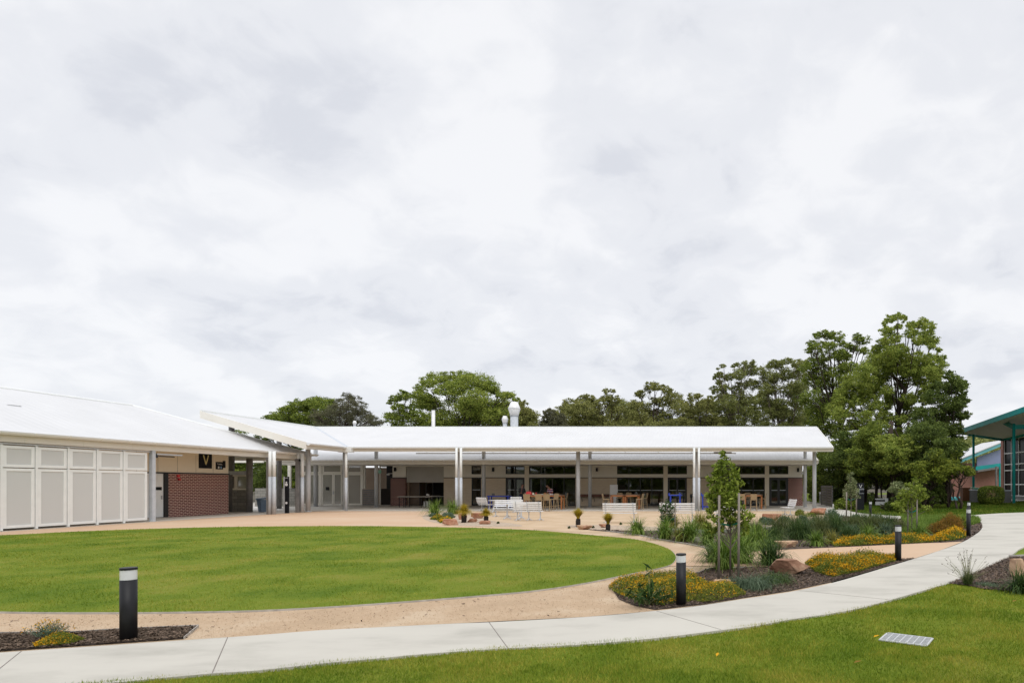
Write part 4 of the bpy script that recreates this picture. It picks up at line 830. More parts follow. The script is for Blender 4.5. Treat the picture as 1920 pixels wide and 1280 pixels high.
tree('tree', 'tall loose gum at the middle of the tree row, sky through its top', 'tree', bx(1225, 70), 70, [(1200, 740, 9), (1215, 728, 8), (1232, 725, 8), (1250, 727, 8), (1256, 732, 5), (1190, 755, 11), (1205, 762, 11), (1225, 752, 7), (1245, 757, 11), (1265, 752, 15), (1262, 770, 16), (1280, 765, 10), (1235, 775, 12), (1215, 785, 16), (1190, 780, 14), (1245, 793, 17), (1275, 790, 14), (1185, 800, 14), (1225, 806, 17), (1265, 808, 16)], 'leaf_gum_olive', group=GT, seed=8, copies=2, depth=4)
tree('tree', 'yellowish thin gum right of the middle of the row', 'tree', bx(1305, 72), 72, [(1300, 745, 8), (1312, 741, 6), (1290, 758, 9), (1315, 758, 10), (1330, 748, 6), (1330, 765, 9), (1300, 775, 13), (1320, 783, 14), (1290, 792, 14), (1340, 787, 12), (1310, 805, 15), (1340, 806, 13)], 'leaf_gum_olive', group=GT, seed=9, copies=2)
def tuft(cx_, cy, r, n, sd):
    q = np.random.default_rng(sd); return [(cx_+r*1.0*q.normal()*.5, cy+r*.8*q.normal()*.5, r*q.uniform(.16, .3)) for _ in range(n)]
tree('tree', 'tall sparse gum with thin pale stems and airy crown, left of the tallest trees', 'tree', bx(1385, 74), 74, [(1346, 690, 3), (1357, 688, 4), (1372, 685, 4), (1384, 683, 5), (1398, 680, 5), (1412, 678, 5), (1345, 702, 4), (1350, 716, 7), (1365, 706, 9), (1383, 702, 11), (1402, 697, 12), (1340, 730, 7), (1362, 728, 9), (1384, 726, 11), (1404, 718, 12), (1350, 745, 11), (1372, 748, 12), (1396, 745, 13), (1345, 765, 12), (1370, 770, 14), (1397, 768, 13), (1350, 790, 14), (1385, 793, 15), (1365, 808, 15), (1400, 808, 14)]+tuft(1350, 700, 16, 6, 1), 'leaf_gum_far', bark='bark_grey', trunk_r=.25, group=GT, seed=10, copies=2, trunks=3)
tree('tree', 'tall grey green gum with several thin pale trunks left of the giant', 'tree', bx(1455, 74), 74, [(1430, 693, 9), (1445, 687, 9), (1460, 683, 8), (1477, 681, 8), (1492, 678, 9), (1502, 684, 9), (1433, 712, 12), (1455, 706, 12), (1478, 702, 13), (1498, 702, 11), (1432, 735, 11), (1455, 730, 12), (1480, 727, 14), (1500, 727, 12), (1438, 757, 12), (1468, 755, 12), (1497, 752, 13), (1440, 780, 14), (1470, 782, 15), (1500, 780, 15), (1435, 803, 14), (1470, 806, 15), (1500, 806, 15)], 'leaf_gum_far', bark='bark_grey', trunk_r=.25, group=GT, seed=11, copies=2, trunks=3)
T9 = [(1531, 630, 8), (1545, 625, 8), (1560, 628, 9), (1575, 634, 9), (1522, 648, 8), (1514, 656, 7), (1535, 646, 9), (1556, 648, 10), (1578, 652, 9), (1590, 645, 6), (1605, 634, 8), (1618, 640, 9), (1605, 655, 8), (1622, 655, 8), (1540, 670, 12), (1565, 668, 12), (1586, 670, 10), (1520, 676, 10), (1510, 690, 10), (1540, 695, 14), (1572, 690, 13), (1600, 690, 11), (1515, 712, 14), (1548, 720, 15), (1580, 716, 13), (1520, 740, 15), (1552, 745, 15), (1530, 770, 17), (1560, 775, 16), (1540, 800, 18), (1570, 805, 16)]
tree('tree', 'tall dark gum with rounded tufts standing left of the giant tree', 'tree', bx(1572, 66), 66, T9, 'leaf_gum', trunk_r=.42, seed=12, copies=2, depth=3.5, group='tall trees at the right end')
T10 = [(1668, 597, 7), (1685, 593, 7), (1695, 598, 6), (1660, 606, 5), (1668, 622, 9), (1684, 612, 6), (1680, 635, 8), (1655, 640, 8), (1712, 607, 9), (1725, 603, 8), (1738, 612, 10), (1712, 622, 9), (1735, 628, 11), (1745, 640, 9), (1720, 640, 8), (1753, 648, 8), (1758, 655, 5), (1645, 655, 10), (1670, 652, 11), (1690, 655, 12), (1640, 675, 13), (1665, 670, 14), (1690, 675, 14), (1715, 670, 13), (1740, 672, 10), (1762, 672, 9), (1625, 690, 13), (1650, 695, 15), (1680, 695, 15), (1710, 695, 15), (1738, 692, 13), (1762, 690, 11), (1600, 705, 11), (1620, 715, 14), (1590, 722, 11), (1575, 735, 9), (1605, 735, 14), (1645, 722, 15), (1630, 745, 15), (1600, 757, 13), (1570, 750, 10), (1560, 765, 10), (1580, 772, 13), (1615, 775, 14), (1650, 765, 12), (1725, 715, 11), (1755, 710, 9), (1700, 760, 9), (1735, 750, 10), (1660, 790, 13), (1600, 795, 13), (1630, 805, 14), (1665, 735, 12), (1690, 720, 11), (1625, 735, 13), (1585, 745, 12), (1690, 785, 12), (1720, 775, 12), (1640, 820, 14), (1680, 815, 13), (1720, 810, 13), (1610, 830, 14), (1745, 725, 9), (1720, 690, 14), (1700, 700, 14), (1735, 735, 12), (1710, 745, 11), (1755, 700, 11), (1670, 750, 11), (1660, 850, 12), (1700, 845, 12)]
tree('tree', 'giant spreading camphor like tree with dark limbs, tallest of all the trees', 'tree', bx(1682, 58), 58, T10, 'leaf_gum_bright', trunk_r=.55, seed=13, copies=3, depth=4.5, dens=1.0, leaf=.19, group='tall trees at the right end')
T11 = [(1778, 705, 8), (1790, 712, 10), (1765, 722, 12), (1785, 730, 13), (1800, 725, 9), (1806, 740, 8), (1750, 745, 14), (1775, 752, 15), (1798, 758, 12), (1810, 750, 6), (1740, 772, 15), (1768, 777, 16), (1795, 780, 12), (1735, 800, 15), (1765, 805, 16), (1790, 805, 12), (1750, 830, 15), (1780, 832, 14), (1808, 778, 6), (1740, 855, 14), (1775, 858, 14)]
tree('tree', 'dark green dense tree at the right shoulder of the tall group', 'tree', bx(1772, 52), 52, T11, 'leaf_dark', trunk_r=.3, seed=14, copies=3, depth=3, group='tall trees at the right end')
# understorey
def bushy(x0, x1, y0, y1, d, m, lab, seed, n=14, r=(11, 17), nm='tree', cat='tree', copies=2, leaf=.2, depth=2.2, dens=1.0, group='understorey trees right of the cafe', tr=.12, bark='bark_dark', wsc=.34, base=None):
    q = np.random.default_rng(seed); cl = []
    cx_, cy = (x0+x1)/2, (y0+y1)/2
    while len(cl) < n:
        x, y = q.uniform(x0, x1), q.uniform(y0, y1)
        w = 1-0.45*max(0, (cy-y)/(cy-y0+1e-6))
        if abs(x-cx_) < (x1-x0)/2*w: cl.append((x, y, q.uniform(*r)))
    return tree(nm, lab, cat, base or bx(cx_, d), d, cl, m, bark, tr, group, depth, copies, leaf, dens, seed=seed, trunks=2, wsc=wsc)
bushy(1520, 1590, 835, 925, 56, 'leaf_gum', 'green understorey tree just behind the right end of the canopy', 21, 18)
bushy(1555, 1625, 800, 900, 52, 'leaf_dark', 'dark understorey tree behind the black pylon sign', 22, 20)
bushy(1600, 1690, 800, 905, 50, 'leaf_gum', 'mid green understorey tree under the giant crown', 23, 26, (12, 18))
bushy(1640, 1720, 820, 880, 46, 'leaf_gum_bright', 'brighter green drooping tree in front of the dark trunks', 24, 17, (10, 16))
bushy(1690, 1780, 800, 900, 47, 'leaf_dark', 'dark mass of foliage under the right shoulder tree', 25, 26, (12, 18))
bushy(1715, 1775, 845, 900, 41, 'leaf_yellowgreen', 'yellow green mottled shrub tree low in the right group', 26, 16, (9, 14))
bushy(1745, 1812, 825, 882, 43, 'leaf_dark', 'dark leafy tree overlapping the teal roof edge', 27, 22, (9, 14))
bushy(1775, 1826, 842, 888, 41, 'leaf_yellowgreen', 'olive yellow branch tree in front of the teal building', 28, 9, (7, 11))
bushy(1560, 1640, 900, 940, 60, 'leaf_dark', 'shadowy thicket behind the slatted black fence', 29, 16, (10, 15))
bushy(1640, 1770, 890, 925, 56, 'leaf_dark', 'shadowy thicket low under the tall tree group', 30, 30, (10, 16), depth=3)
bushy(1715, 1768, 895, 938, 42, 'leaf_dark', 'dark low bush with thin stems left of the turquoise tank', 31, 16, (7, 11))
bushy(1675, 1705, 905, 925, 37, 'leaf_pale', 'pale silvery shrub glowing behind the young tree', 32, 9, (6, 9), nm='shrub', cat='shrub', group='shrubs near the far footpath')
bushy(1565, 1612, 938, 953, 40, 'leaf_young', 'low glossy green shrub beside the black pylon sign', 33, 10, (5, 7), nm='shrub', cat='shrub', leaf=.16, group='shrubs near the far footpath', depth=1)
bushy(1662, 1680, 942, 952, 38, 'leaf_dark', 'small round dark shrub right of the pale low wall', 34, 8, (6, 8), nm='shrub', cat='shrub', leaf=.12, group='shrubs near the far footpath', depth=.5)
bushy(1682, 1712, 940, 954, 36, 'leaf_young', 'light green leafy shrub behind the right young tree', 35, 9, (5, 7), nm='shrub', cat='shrub', leaf=.14, group='shrubs near the far footpath', depth=.6)
bushy(1510, 1545, 870, 935, 62, 'leaf_gum', 'green shrub tree seen between the two right posts', 36, 14, (9, 12))
for i, (x0, x1, y0, d, m, lab) in enumerate(((415, 470, 815, 62, 'leaf_gum', 'tree seen through the gap under the canopy, at its left'), (465, 530, 835, 58, 'leaf_dark', 'dark tree seen through the gap right of the tall column'), (520, 575, 845, 60, 'leaf_dark', 'dark tree seen between the verandah posts'), (575, 640, 850, 70, 'leaf_gum_olive', 'tree hidden behind the left end of the cafe roof'))):
    bushy(x0, x1, y0, 915, d, m, lab, 40+i, 22, (12, 18), depth=3, group='trees behind the gap')
bushy(520, 556, 888, 916, 48.5, 'leaf_young', 'bright green shrub above the grey block wall', 46, 9, (6, 9), nm='shrub', cat='shrub', leaf=.18, group='shrubs behind the gap', depth=1)
for i, (x, y0, d, m_, lab) in enumerate(((1075, 762, 84, 'leaf_gum_olive', 'olive treetop low behind the roof, left of centre in the row'), (1170, 758, 86, 'leaf_gum_far', 'grey green treetop low behind the roof in the middle'), (1330, 752, 86, 'leaf_gum_olive', 'olive treetop low behind the roof between two tall gums'), (1420, 730, 88, 'leaf_gum_far', 'grey green treetop filling the gap between the sparse gums'), (1500, 720, 86, 'leaf_gum', 'green treetop behind the right end of the roof ridge'))):
    bushy(x-50, x+50, y0, 815, d, m_, lab, 60+i, 15, (9, 14), depth=3, group=GT, leaf=.26)
# dark trunks in the right group
for i, (x, d, r, lab) in enumerate(((1642, 51, .14, 'thin dark trunk right of the pylon sign'), (1668, 50, .3, 'thick black trunk under the giant tree'), (1700, 51, .2, 'dark trunk behind the right young tree'), (1622, 55, .16, 'dark leaning trunk behind the black pylon sign'))):
    p = bx(x, d); e = empty('tree', (p[0], p[1], 0), lab, 'tree', 'trunks under the tall trees'); mb = MB(); mb.tube([(0, 0, 0), (.1, 0, 2), (-.05, .1, 4.5), (.2, .1, 7)], [r, r*.9, r*.8, r*.6], 9); mb.tube([(-.05, .1, 4.5), (-1, .2, 6.5)], [r*.5, r*.25], 6); mb.build('trunk', 'bark_dark', e, True)
    if 0: cl = ball(1500, 1.5, .5)+np.array([0.1, 0, 7.6]); v, q = leaves(cl, .22, .09); npmesh('crown', v, q, 'leaf_gum_bright', e)
# wooded hill far behind on the right
mb = MB(); hp = [(-30, 0), (0, 9), (25, 15), (60, 21), (110, 26), (170, 24), (240, 12), (260, 0)]
hb = []
xs = np.linspace(60, 330, 70); ys = np.linspace(240, 360, 12)
X, Y = np.meshgrid(xs, ys); Z = 26*np.exp(-((X-175)/85)**2)*np.clip((Y-238)/60, 0, 1)**.6+rng.normal(scale=.5, size=X.shape)
V = np.stack([X.ravel(), Y.ravel(), Z.ravel()], 1); nx = len(xs); I = (np.arange(len(ys)-1)[:, None]*nx+np.arange(nx-1)[None, :]).ravel()
tag(npmesh('hill', V, np.stack([I, I+1, I+1+nx, I+nx], 1), 'forest_floor'), kind='structure')
k = 26000; px_ = rng.uniform(65, 320, k); py_ = rng.uniform(242, 350, k); pz_ = 26*np.exp(-((px_-175)/85)**2)*np.clip((py_-238)/60, 0, 1)**.6+rng.uniform(0, 5, k)+3*np.abs(np.sin(px_*.55)*np.sin(py_*.5+px_*.1))
v, q = leaves(np.column_stack([px_, py_, pz_]), 2.2, 1.1); tag(npmesh('hill_forest', v, q, 'leaf_gum_far'), 'far wooded hill seen under the teal roof', 'forest', kind='stuff')
# unseen trees added behind the camera so the cafe windows reflect dark green
k = 60000; px_ = rng.uniform(-60, 60, k); ph = 11+2.0*np.sin(px_*.21)+1.5*np.sin(px_*.57+1); pz_ = rng.uniform(.02, 1, k)*ph; py_ = -38+rng.normal(scale=2.5, size=k)
v, q = leaves(np.column_stack([px_, py_, pz_]), .9, .45); tag(npmesh('unseen_forest', v, q, 'leaf_gum'), 'added belt of unseen trees behind the viewpoint mirrored in the cafe windows', 'forest', kind='stuff')

# ================================================================= TEAL BUILDING (right)
tb = wempty('teal_building', (32, 60, 0), 'brick hall with a tall glass wall and a big teal edged verandah roof', 'building')
def P3(x, y, d): return at(x, y, d)
A1 = P3(1799, 806, 61.1); A2 = P3(1921, 763, 48.1); A3 = A2+(A2-A1)*1.2; B1 = Vector((34.2, 71.5, 7.45)); B3 = Vector((38, A3.y, A3.z+.9))
mb = MB(); mb.prism([A1, A3, B3, B1], .12); mb.build('roof', 'roof_x', tb)
mb = MB(); mb.prism([p+Vector((0, 0, -.30)) for p in (A1+Vector((.1, 0, 0)), A3, B3, B1)], .05); mb.build('soffit', 'soffit', tb)
mb = MB(); rakebox(mb, A1, A3, .12, -.42, .02); mb.build('fascia', 'teal_paint', tb)
mb = MB(); rakebox(mb, A1, B1, -.12, -.42, -.05); mb.build('fascia', 'teal_paint', tb)
for (x, yb, yt, r) in ((1901, 944.2, 797, .13), (1825.3, 939, 817, .12)):
    p = g(x, yb); zt = at(x, yt, p.y).z; mb = MB(); mb.tube([(p.x, p.y, 0), (p.x, p.y, zt+.15)], r, 14); mb.build('post', 'teal_paint', tb, True)
p = g(1901, 944.2); q1 = at(1872, 786.5, 57.5); mb = MB(); mb.bar(q1, (p.x, p.y, 6.75), .2, .35); mb.bar((p.x, p.y, 6.75), (p.x+9, p.y-1, 7.1), .2, .38); mb.build('beam', 'teal_paint', tb)
mb = MB(); mb.bar(at(1880, 822, 70.8), at(1925, 813, 66), .2, .5); mb.bar(at(1818, 813, 62.5), at(1880, 823, 70.8), .2, .45); mb.build('beam', 'teal_paint', tb)
mb = MB(); x0 = at(1878, 0, 71.4).x; mb.box((x0-.02, 71.0, 0), (x0+.35, 71.6, 7.2)); mb.build('brick_pier', 'pink_x', tb)
GX = 33.75
mb = MB(); mb.box((GX+.1, 40, .4), (GX+.14, 71, 7.3)); mb.build('glass_wall', 'window_dark', tb)
mb = MB(); 
for z in (.42, 1.72, 3.35, 4.05, 5.35, 7.0): mb.box((GX, 40, z-.06), (GX+.08, 71, z+.06))
y = 71.0
while y > 45: mb.box((GX+.004, y-.1, .4), (GX+.076, y, 7.1)); y -= 1.7
mb.build('mullions', 'white_metal', tb)
mb = MB(); mb.box((GX-.02, 40, 0), (GX+.3, 71, .4)); mb.build('plinth', 'grey_render', tb)
sheet('verandah_paving', [(26-1.5, 54.5, 0), (34, 72, 0), (40, 72, 0), (40, 45, 0), (25.5, 45, 0)], .02, 'pale_paving', .05, kind='structure')
b2 = wempty('brick_building', (32, 78, 0), 'lower brick building with blue cladding and pale teal roof edge behind', 'building')
mb = MB(); mb.box((at(1770, 0, 78).x, 78, 0), (at(1890, 0, 78).x, 78.3, at(0, 868, 78).z)); mb.build('wall', 'pink_x', b2)
mb = MB(); a = [at(1832, 876, 77.7), at(1890, 866, 77.7), at(1890, 838, 77.7), at(1832, 857, 77.7), ]; mb.add(a+[v+Vector((0, .25, 0)) for v in a], [(0, 1, 2, 3), (7, 6, 5, 4), (0, 4, 5, 1), (1, 5, 6, 2), (2, 6, 7, 3), (3, 7, 4, 0)]); mb.build('cladding', 'blue_clad', b2)
mb = MB(); rakebox(mb, at(1790, 865.5, 76.6), at(1892, 824, 76.6), -.15, -.42, .02); mb.build('fascia', 'teal_pale', b2)
a, b = at(1788, 864.5, 76.5), at(1892, 822.5, 76.5); mb = MB(); mb.prism([a, b, b+Vector((0, 8, 0)), a+Vector((0, 8, 0))], .12); mb.build('roof', 'roof_x', b2)
mb = MB(); rakebox(mb, at(1830, 874, 76.9), at(1892, 866, 76.9), -.2, -.5, 0); mb.build('beam', 'teal_paint', b2)
mb = MB(); a, b = at(1833, 881, 76.5), at(1892, 872, 76.5); mb.prism([a, b, b+Vector((0, 1.5, 0)), a+Vector((0, 1.5, 0))], .25); mb.build('awning', 'dark_steel', b2)
for x in (1868, 1874.5):
    p = at(x, 0, 75.5); mb = MB(); mb.tube([(p.x, p.y, 0), (p.x, p.y, 4.0)], .12, 10); mb.build('post', 'dark_steel' if x < 1870 else 'teal_paint', b2)
mb = MB(); a = at(1780, 933, 66); b = at(1806, 944, 66); mb.tube([(a.x, 66, a.z-.6), (b.x+.3, 66, a.z-.6)], .75, 18); tag(mb.build('water_tank', 'teal_tank', None, True), 'turquoise tank lying on the grass below the pinkish brick wall', 'tank')
mb = MB(); a = at(1805.5, 915, 60); b = at(1819, 942, 60); mb.box((a.x, 60, 0), (b.x, 60.7, a.z)); mb.box((a.x-.03, 59.97, a.z), (b.x+.03, 60.73, a.z+.06)); tag(mb.build('cabinet', 'rust_brown'), 'tall brown cabinet standing left of the grey screen wall', 'cabinet')
def low_wall(x0, x1, y0, d, lab, yb=943):
    e = wempty('low_wall', (at(x0, 0, d).x, d, 0), lab, 'low wall'); a, b = at(x0, y0, d), at(x1, yb, d); mb = MB(); mb.box((a.x, d, 0.0), (b.x, d+.2, a.z-.1)); mb.build('panel', 'grey_render', e)
    mb = MB(); mb.box((a.x-.05, d-.03, a.z-.1), (b.x+.05, d+.23, a.z)); mb.build('cap_rail', 'steel_light', e); return e
low_wall(1819.5, 1850, 917, 56, 'grey screen wall left of the clipped round hedge')
low_wall(1868, 1896.5, 918, 54, 'grey screen wall right of the clipped round hedge')
mb = MB(); a = at(1828, 914, 57); b = at(1842, 918, 57); mb.box((a.x, 57.2, .7), (b.x, 57.9, 1.25)); mb.prism([(a.x-.05, 57.15, a.z), (b.x+.05, 57.15, a.z-.08), (b.x+.05, 57.95, a.z), (a.x-.05, 57.95, a.z+.08)], .12); mb.box((a.x+.05, 57.25, 0), (b.x-.05, 57.85, .7)); tag(mb.build('wheelie_bin', 'plastic_green'), 'green bin lid showing over the grey screen wall', 'bin')
# clipped hedge ball
hd = empty('hedge', (at(1858, 0, 50).x, 50, 0), 'clipped barrel shaped dark green hedge before the grey screen walls', 'hedge')
k = 9000; u = rng.uniform(-1, 1, (k, 3)); nrm = (np.abs(u)**3.2).sum(1)**(1/3.2); u = u/nrm[:, None]*rng.uniform(.86, 1.02, (k, 1)); cc = u*np.array([.97, .85, .78])+np.array([0, 0, .80])
v, q = leaves(cc, .11, .06); npmesh('foliage', v, q, 'leaf_gum', hd)
mb = MB(); mb.tube([(0, 0, 0), (0, 0, .9)], .06, 6); mb.build('stem', 'bark_dark', hd)
# slatted black fence, pylon sign, pale wall under the trees
fe = wempty('slat_fence', (9, 45, 0), 'black horizontal slat fence at the right end of the cafe', 'fence')
fa, fb = g(1540, 946.5), g(1561, 951.5)
for z in np.arange(.05, 1.55, .2): 
    mb = MB(); mb.bar((fa.x, fa.y, z+.09), (fb.x, fb.y, z+.09), .03, .17); mb.build('slat', 'black_frame', fe)
for t in (0.02, .5, .99):
    p = fa.lerp(fb, t); mb = MB(); mb.box((p.x-.04, p.y+.02, 0), (p.x+.04, p.y+.1, 1.62)); mb.build('fence_post', 'dark_steel', fe)
p = g(1562, 951.8); mb = MB(); mb.tube([(p.x, p.y, 0), (p.x, p.y, .28)], [.05, .04], 8); mb.tube([(p.x, p.y, .28), (p.x, p.y, .30)], .06, 8); tag(mb.build('marker_post', 'sign_white'), 'short white marker post at the end of the black fence', 'post')
p = g(1537.5, 947.5); mb = MB(); mb.tube([(p.x, p.y, 0), (p.x, p.y, 1.0)], .025, 8); mb.box((p.x-.06, p.y-.04, .95), (p.x+.06, p.y+.04, 1.1)); tag(mb.build('tap_post', 'galvanised'), 'slim metal tap post in front of the black fence', 'tap')
py = wempty('pylon_sign', (9.4, 39, 0), 'tall black pylon sign with a white V standing on the grass', 'sign')
a, b = g(1607, 957.2), g(1620.5, 957.2); d_ = a.y; zt = at(0, 905, d_).z
mb = MB(); mb.box((a.x, d_, 0), (b.x, d_+.18, zt)); mb.build('sign_body', 'sign_black', py, bevel=.01)
mb = MB(); c = at(1613.5, 908, d_); mb.bar((c.x-.09, d_-.01, c.z), (c.x, d_-.01, c.z-.20), .035, .02); mb.bar((c.x+.09, d_-.01, c.z), (c.x, d_-.01, c.z-.20), .035, .02); mb.build('letter', 'sign_white', py)
mb = MB()
for y in (915.7, 917.3, 924.6): mb.box((a.x+.12, d_-.006, at(0, y+.25, d_).z), (b.x-.02, d_-.001, at(0, y-.25, d_).z))
mb.build('rule_lines', 'steel_light', py)
mb = MB(); mb.box((a.x+.05, d_-.006, at(0, 922, d_).z), (a.x+.16, d_-.001, at(0, 918.5, d_).z)); mb.build('arrow_panel', 'sign_blue', py)
pw = wempty('pale_wall', (12, 48, 0), 'low grey panel in a pale frame under the dark trees', 'low wall')
a, b = at(1643, 936, 47), at(1662, 950, 47); mb = MB(); mb.box((a.x, 47, .35), (b.x-.1, 47.1, a.z)); mb.build('panel', 'grey_render', pw)
mb = MB(); mb.box((a.x-.05, 46.95, .1), (b.x-.1, 47.15, .35)); mb.box((b.x-.1, 46.95, .1), (b.x+.12, 47.15, a.z+.1)); mb.box((a.x-.05, 46.95, a.z), (b.x-.1, 47.15, a.z+.08)); mb.build('frame', 'white_paint', pw)
# totem sign and bin by the gap
to = wempty('totem_sign', (-25.7, 35.2, 0), 'slim black directory totem with white round symbols between the posts', 'sign')
a = g(531.5, 962); b = g(539.8, 962); d_ = a.y
mb = MB(); mb.box((a.x+.08, d_, 0), (b.x, d_+.12, 2.17)); mb.build('sign_body', 'sign_black', to)
mb = MB(); mb.box((a.x-.02, d_+.02, 0), (a.x+.06, d_+.12, 2.17)); mb.build('side_post', 'galvanised', to)
cxm = (a.x+.08+b.x)/2
for zc_, rr_ in ((1.70, .085), (1.83, .05), (.62, .07)):
    mb = MB(); mb.tube([(cxm, d_-.004, zc_), (cxm, d_-.001, zc_)], rr_, 14); mb.build('symbol', 'sign_white', to)
text('V W', .1, (cxm, d_-.004, 2.08), (R(90), 0, 0), 'sign_white', to)
bn = wempty('wheelie_bin', (-28.3, 36.7, 0), 'blue grey rubbish bin standing behind the tall column', 'bin')
a = at(481.5, 934, 36.2); b = at(488.5, 960, 36.2); mb = MB(); 
vs = [(a.x+.03, 36.3, 0), (b.x-.03, 36.3, 0), (b.x-.03, 36.75, 0), (a.x+.03, 36.75, 0), (a.x-.02, 36.2, .78), (b.x+.02, 36.2, .78), (b.x+.02, 36.85, .78), (a.x-.02, 36.85, .78)]
mb.add(vs, [(0, 3, 2, 1), (4, 5, 6, 7), (0, 1, 5, 4), (1, 2, 6, 5), (2, 3, 7, 6), (3, 0, 4, 7)]); mb.build('bin_body', 'bin_blue', bn)
mb = MB(); mb.prism([(a.x-.05, 36.16, .86), (b.x+.05, 36.16, .86), (b.x+.05, 36.9, .93), (a.x-.05, 36.9, .93)], .08); mb.build('lid', 'bin_blue', bn, bevel=.01)

# ================================================================= BOLLARDS, GRATE
BL = 'black bollard lights along the paths'
def bollard():
    e = empty('bollard_light', (0, 0, 0), '', 'bollard', BL); r = .070
    mb = MB(); mb.tube([(0, 0, -.02), (0, 0, .655)], r, 28); mb.build('post', 'black_paint', e, True)
    mb = MB(); mb.tube([(0, 0, .655), (0, 0, .765)], r*.985, 28, False); mb.build('lens', 'lamp_glass', e, True)
    mb = MB()
    for z in (.668, .684, .70, .716, .732): mb.tube([(0, 0, z), (0, 0, z+.006), (0, 0, z+.010)], [r*.93, r*.93, r*.66], 24)
    mb.tube([(0, 0, .655), (0, 0, .76)], r*.45, 16); mb.build('louvre', 'white_metal', e, True)
    mb = MB(); mb.tube([(0, 0, .763), (0, 0, .785), (0, 0, .789)], [r*1.03, r*1.03, r*.97], 28); mb.build('cap', 'black_paint', e, False)
    return e
b0 = bollard()
BS = [(241, 1197, 134, 'nearest black bollard light, in the small mulch bed at lower left'), (1277, 1132, 95, 'black bollard light rising from the gold flowers by the path'), (1684, 1050.5, 66.5, 'black bollard light between the gold groundcover and the salmon band'), (1816, 1004, 51.5, 'black bollard light at the rounded tip of the big garden bed'), (1816.5, 979, 38.5, 'far black bollard light peeking out just behind the bed tip one'), (1632, 968.8, 29.5, 'smallest black bollard light, beside the far footpath by the pylon')]
for i, (x, y, h, lab) in enumerate(BS):
    p = g(x, y, .02); hm = h*p.y/F; s = hm/.789
    o = b0 if i == 0 else dup(b0, p)
    o.location = p; o['label'] = lab; o.scale = (1, 1, s) if i else (1.03, 1.03, s)
gr = wempty('drain_grate', tuple(gc), 'rectangular galvanised drain grate sunk in the near grass', 'drain')
c4 = [g(1638, 1198.7, -.068), g(1675, 1186, -.068), g(1754.5, 1198, -.068), g(1731, 1208, -.068)]
cc = sum(c4, Vector())/4; u = ((c4[2]-c4[1])+(c4[3]-c4[0])).normalized(); v_ = Vector((-u.y, u.x, 0)); lu = ((c4[2]-c4[1]).length+(c4[3]-c4[0]).length)/4; lv = ((c4[1]-c4[0]).length+(c4[2]-c4[3]).length)/4*.98
def Pg(a, b, z=0): return cc+u*a+v_*b+Vector((0, 0, z))
mb = MB(); mb.prism([Pg(-lu, -lv, -.03), Pg(lu, -lv, -.03), Pg(lu, lv, -.03), Pg(-lu, lv, -.03)], .02); mb.build('pit', 'interior_dark', gr)
mb = MB(); 
for s_ in (-1, 1): mb.bar(Pg(-lu, s_*lv, .0), Pg(lu, s_*lv, .0), .02, .012); mb.bar(Pg(s_*lu, -lv), Pg(s_*lu, lv), .02, .012)
mb.build('frame', 'galvanised', gr)
mb = MB()
for i in range(1, 7): t = -lu+2*lu*i/7; mb.bar(Pg(t, -lv, .0), Pg(t, lv, .0), .012, .014)
mb.build('bearing_bars', 'galvanised', gr)
mb = MB()
k = 24
for i in range(1, k): t = -lv+2*lv*i/k; mb.bar(Pg(-lu, t, -.003), Pg(lu, t, -.003), .005, .016)
mb.build('cross_rods', 'galvanised', gr)
for x, y, lab, m in ((1345, 1231, 'fallen orange leaf lying on the near grass', 'flower_gold'), (1608, 1247, 'fallen brown and orange leaf near the bottom edge', 'bush_orange'), (1643, 1185, 'curled orange leaf just behind the drain grate', 'flower_gold'), (1902, 1130, 'small tan leaf on the grass at the right edge', 'bush_orange')):
    p = g(x, y, .02); p.z = lz(p.x, p.y)+.045; e = MB(); t = rng.uniform(0, 3.1); a = Vector((math.cos(t), math.sin(t), .15))*.045; b = Vector((-math.sin(t), math.cos(t), .5)).normalized()*.018
    e.add([p-a, p+b-a*.2, p+a, p-b+a*.2+Vector((0, 0, .01))], [(0, 1, 2, 3)]); tag(e.build('fallen_leaf', m), lab, 'leaf', 'fallen leaves on the grass')

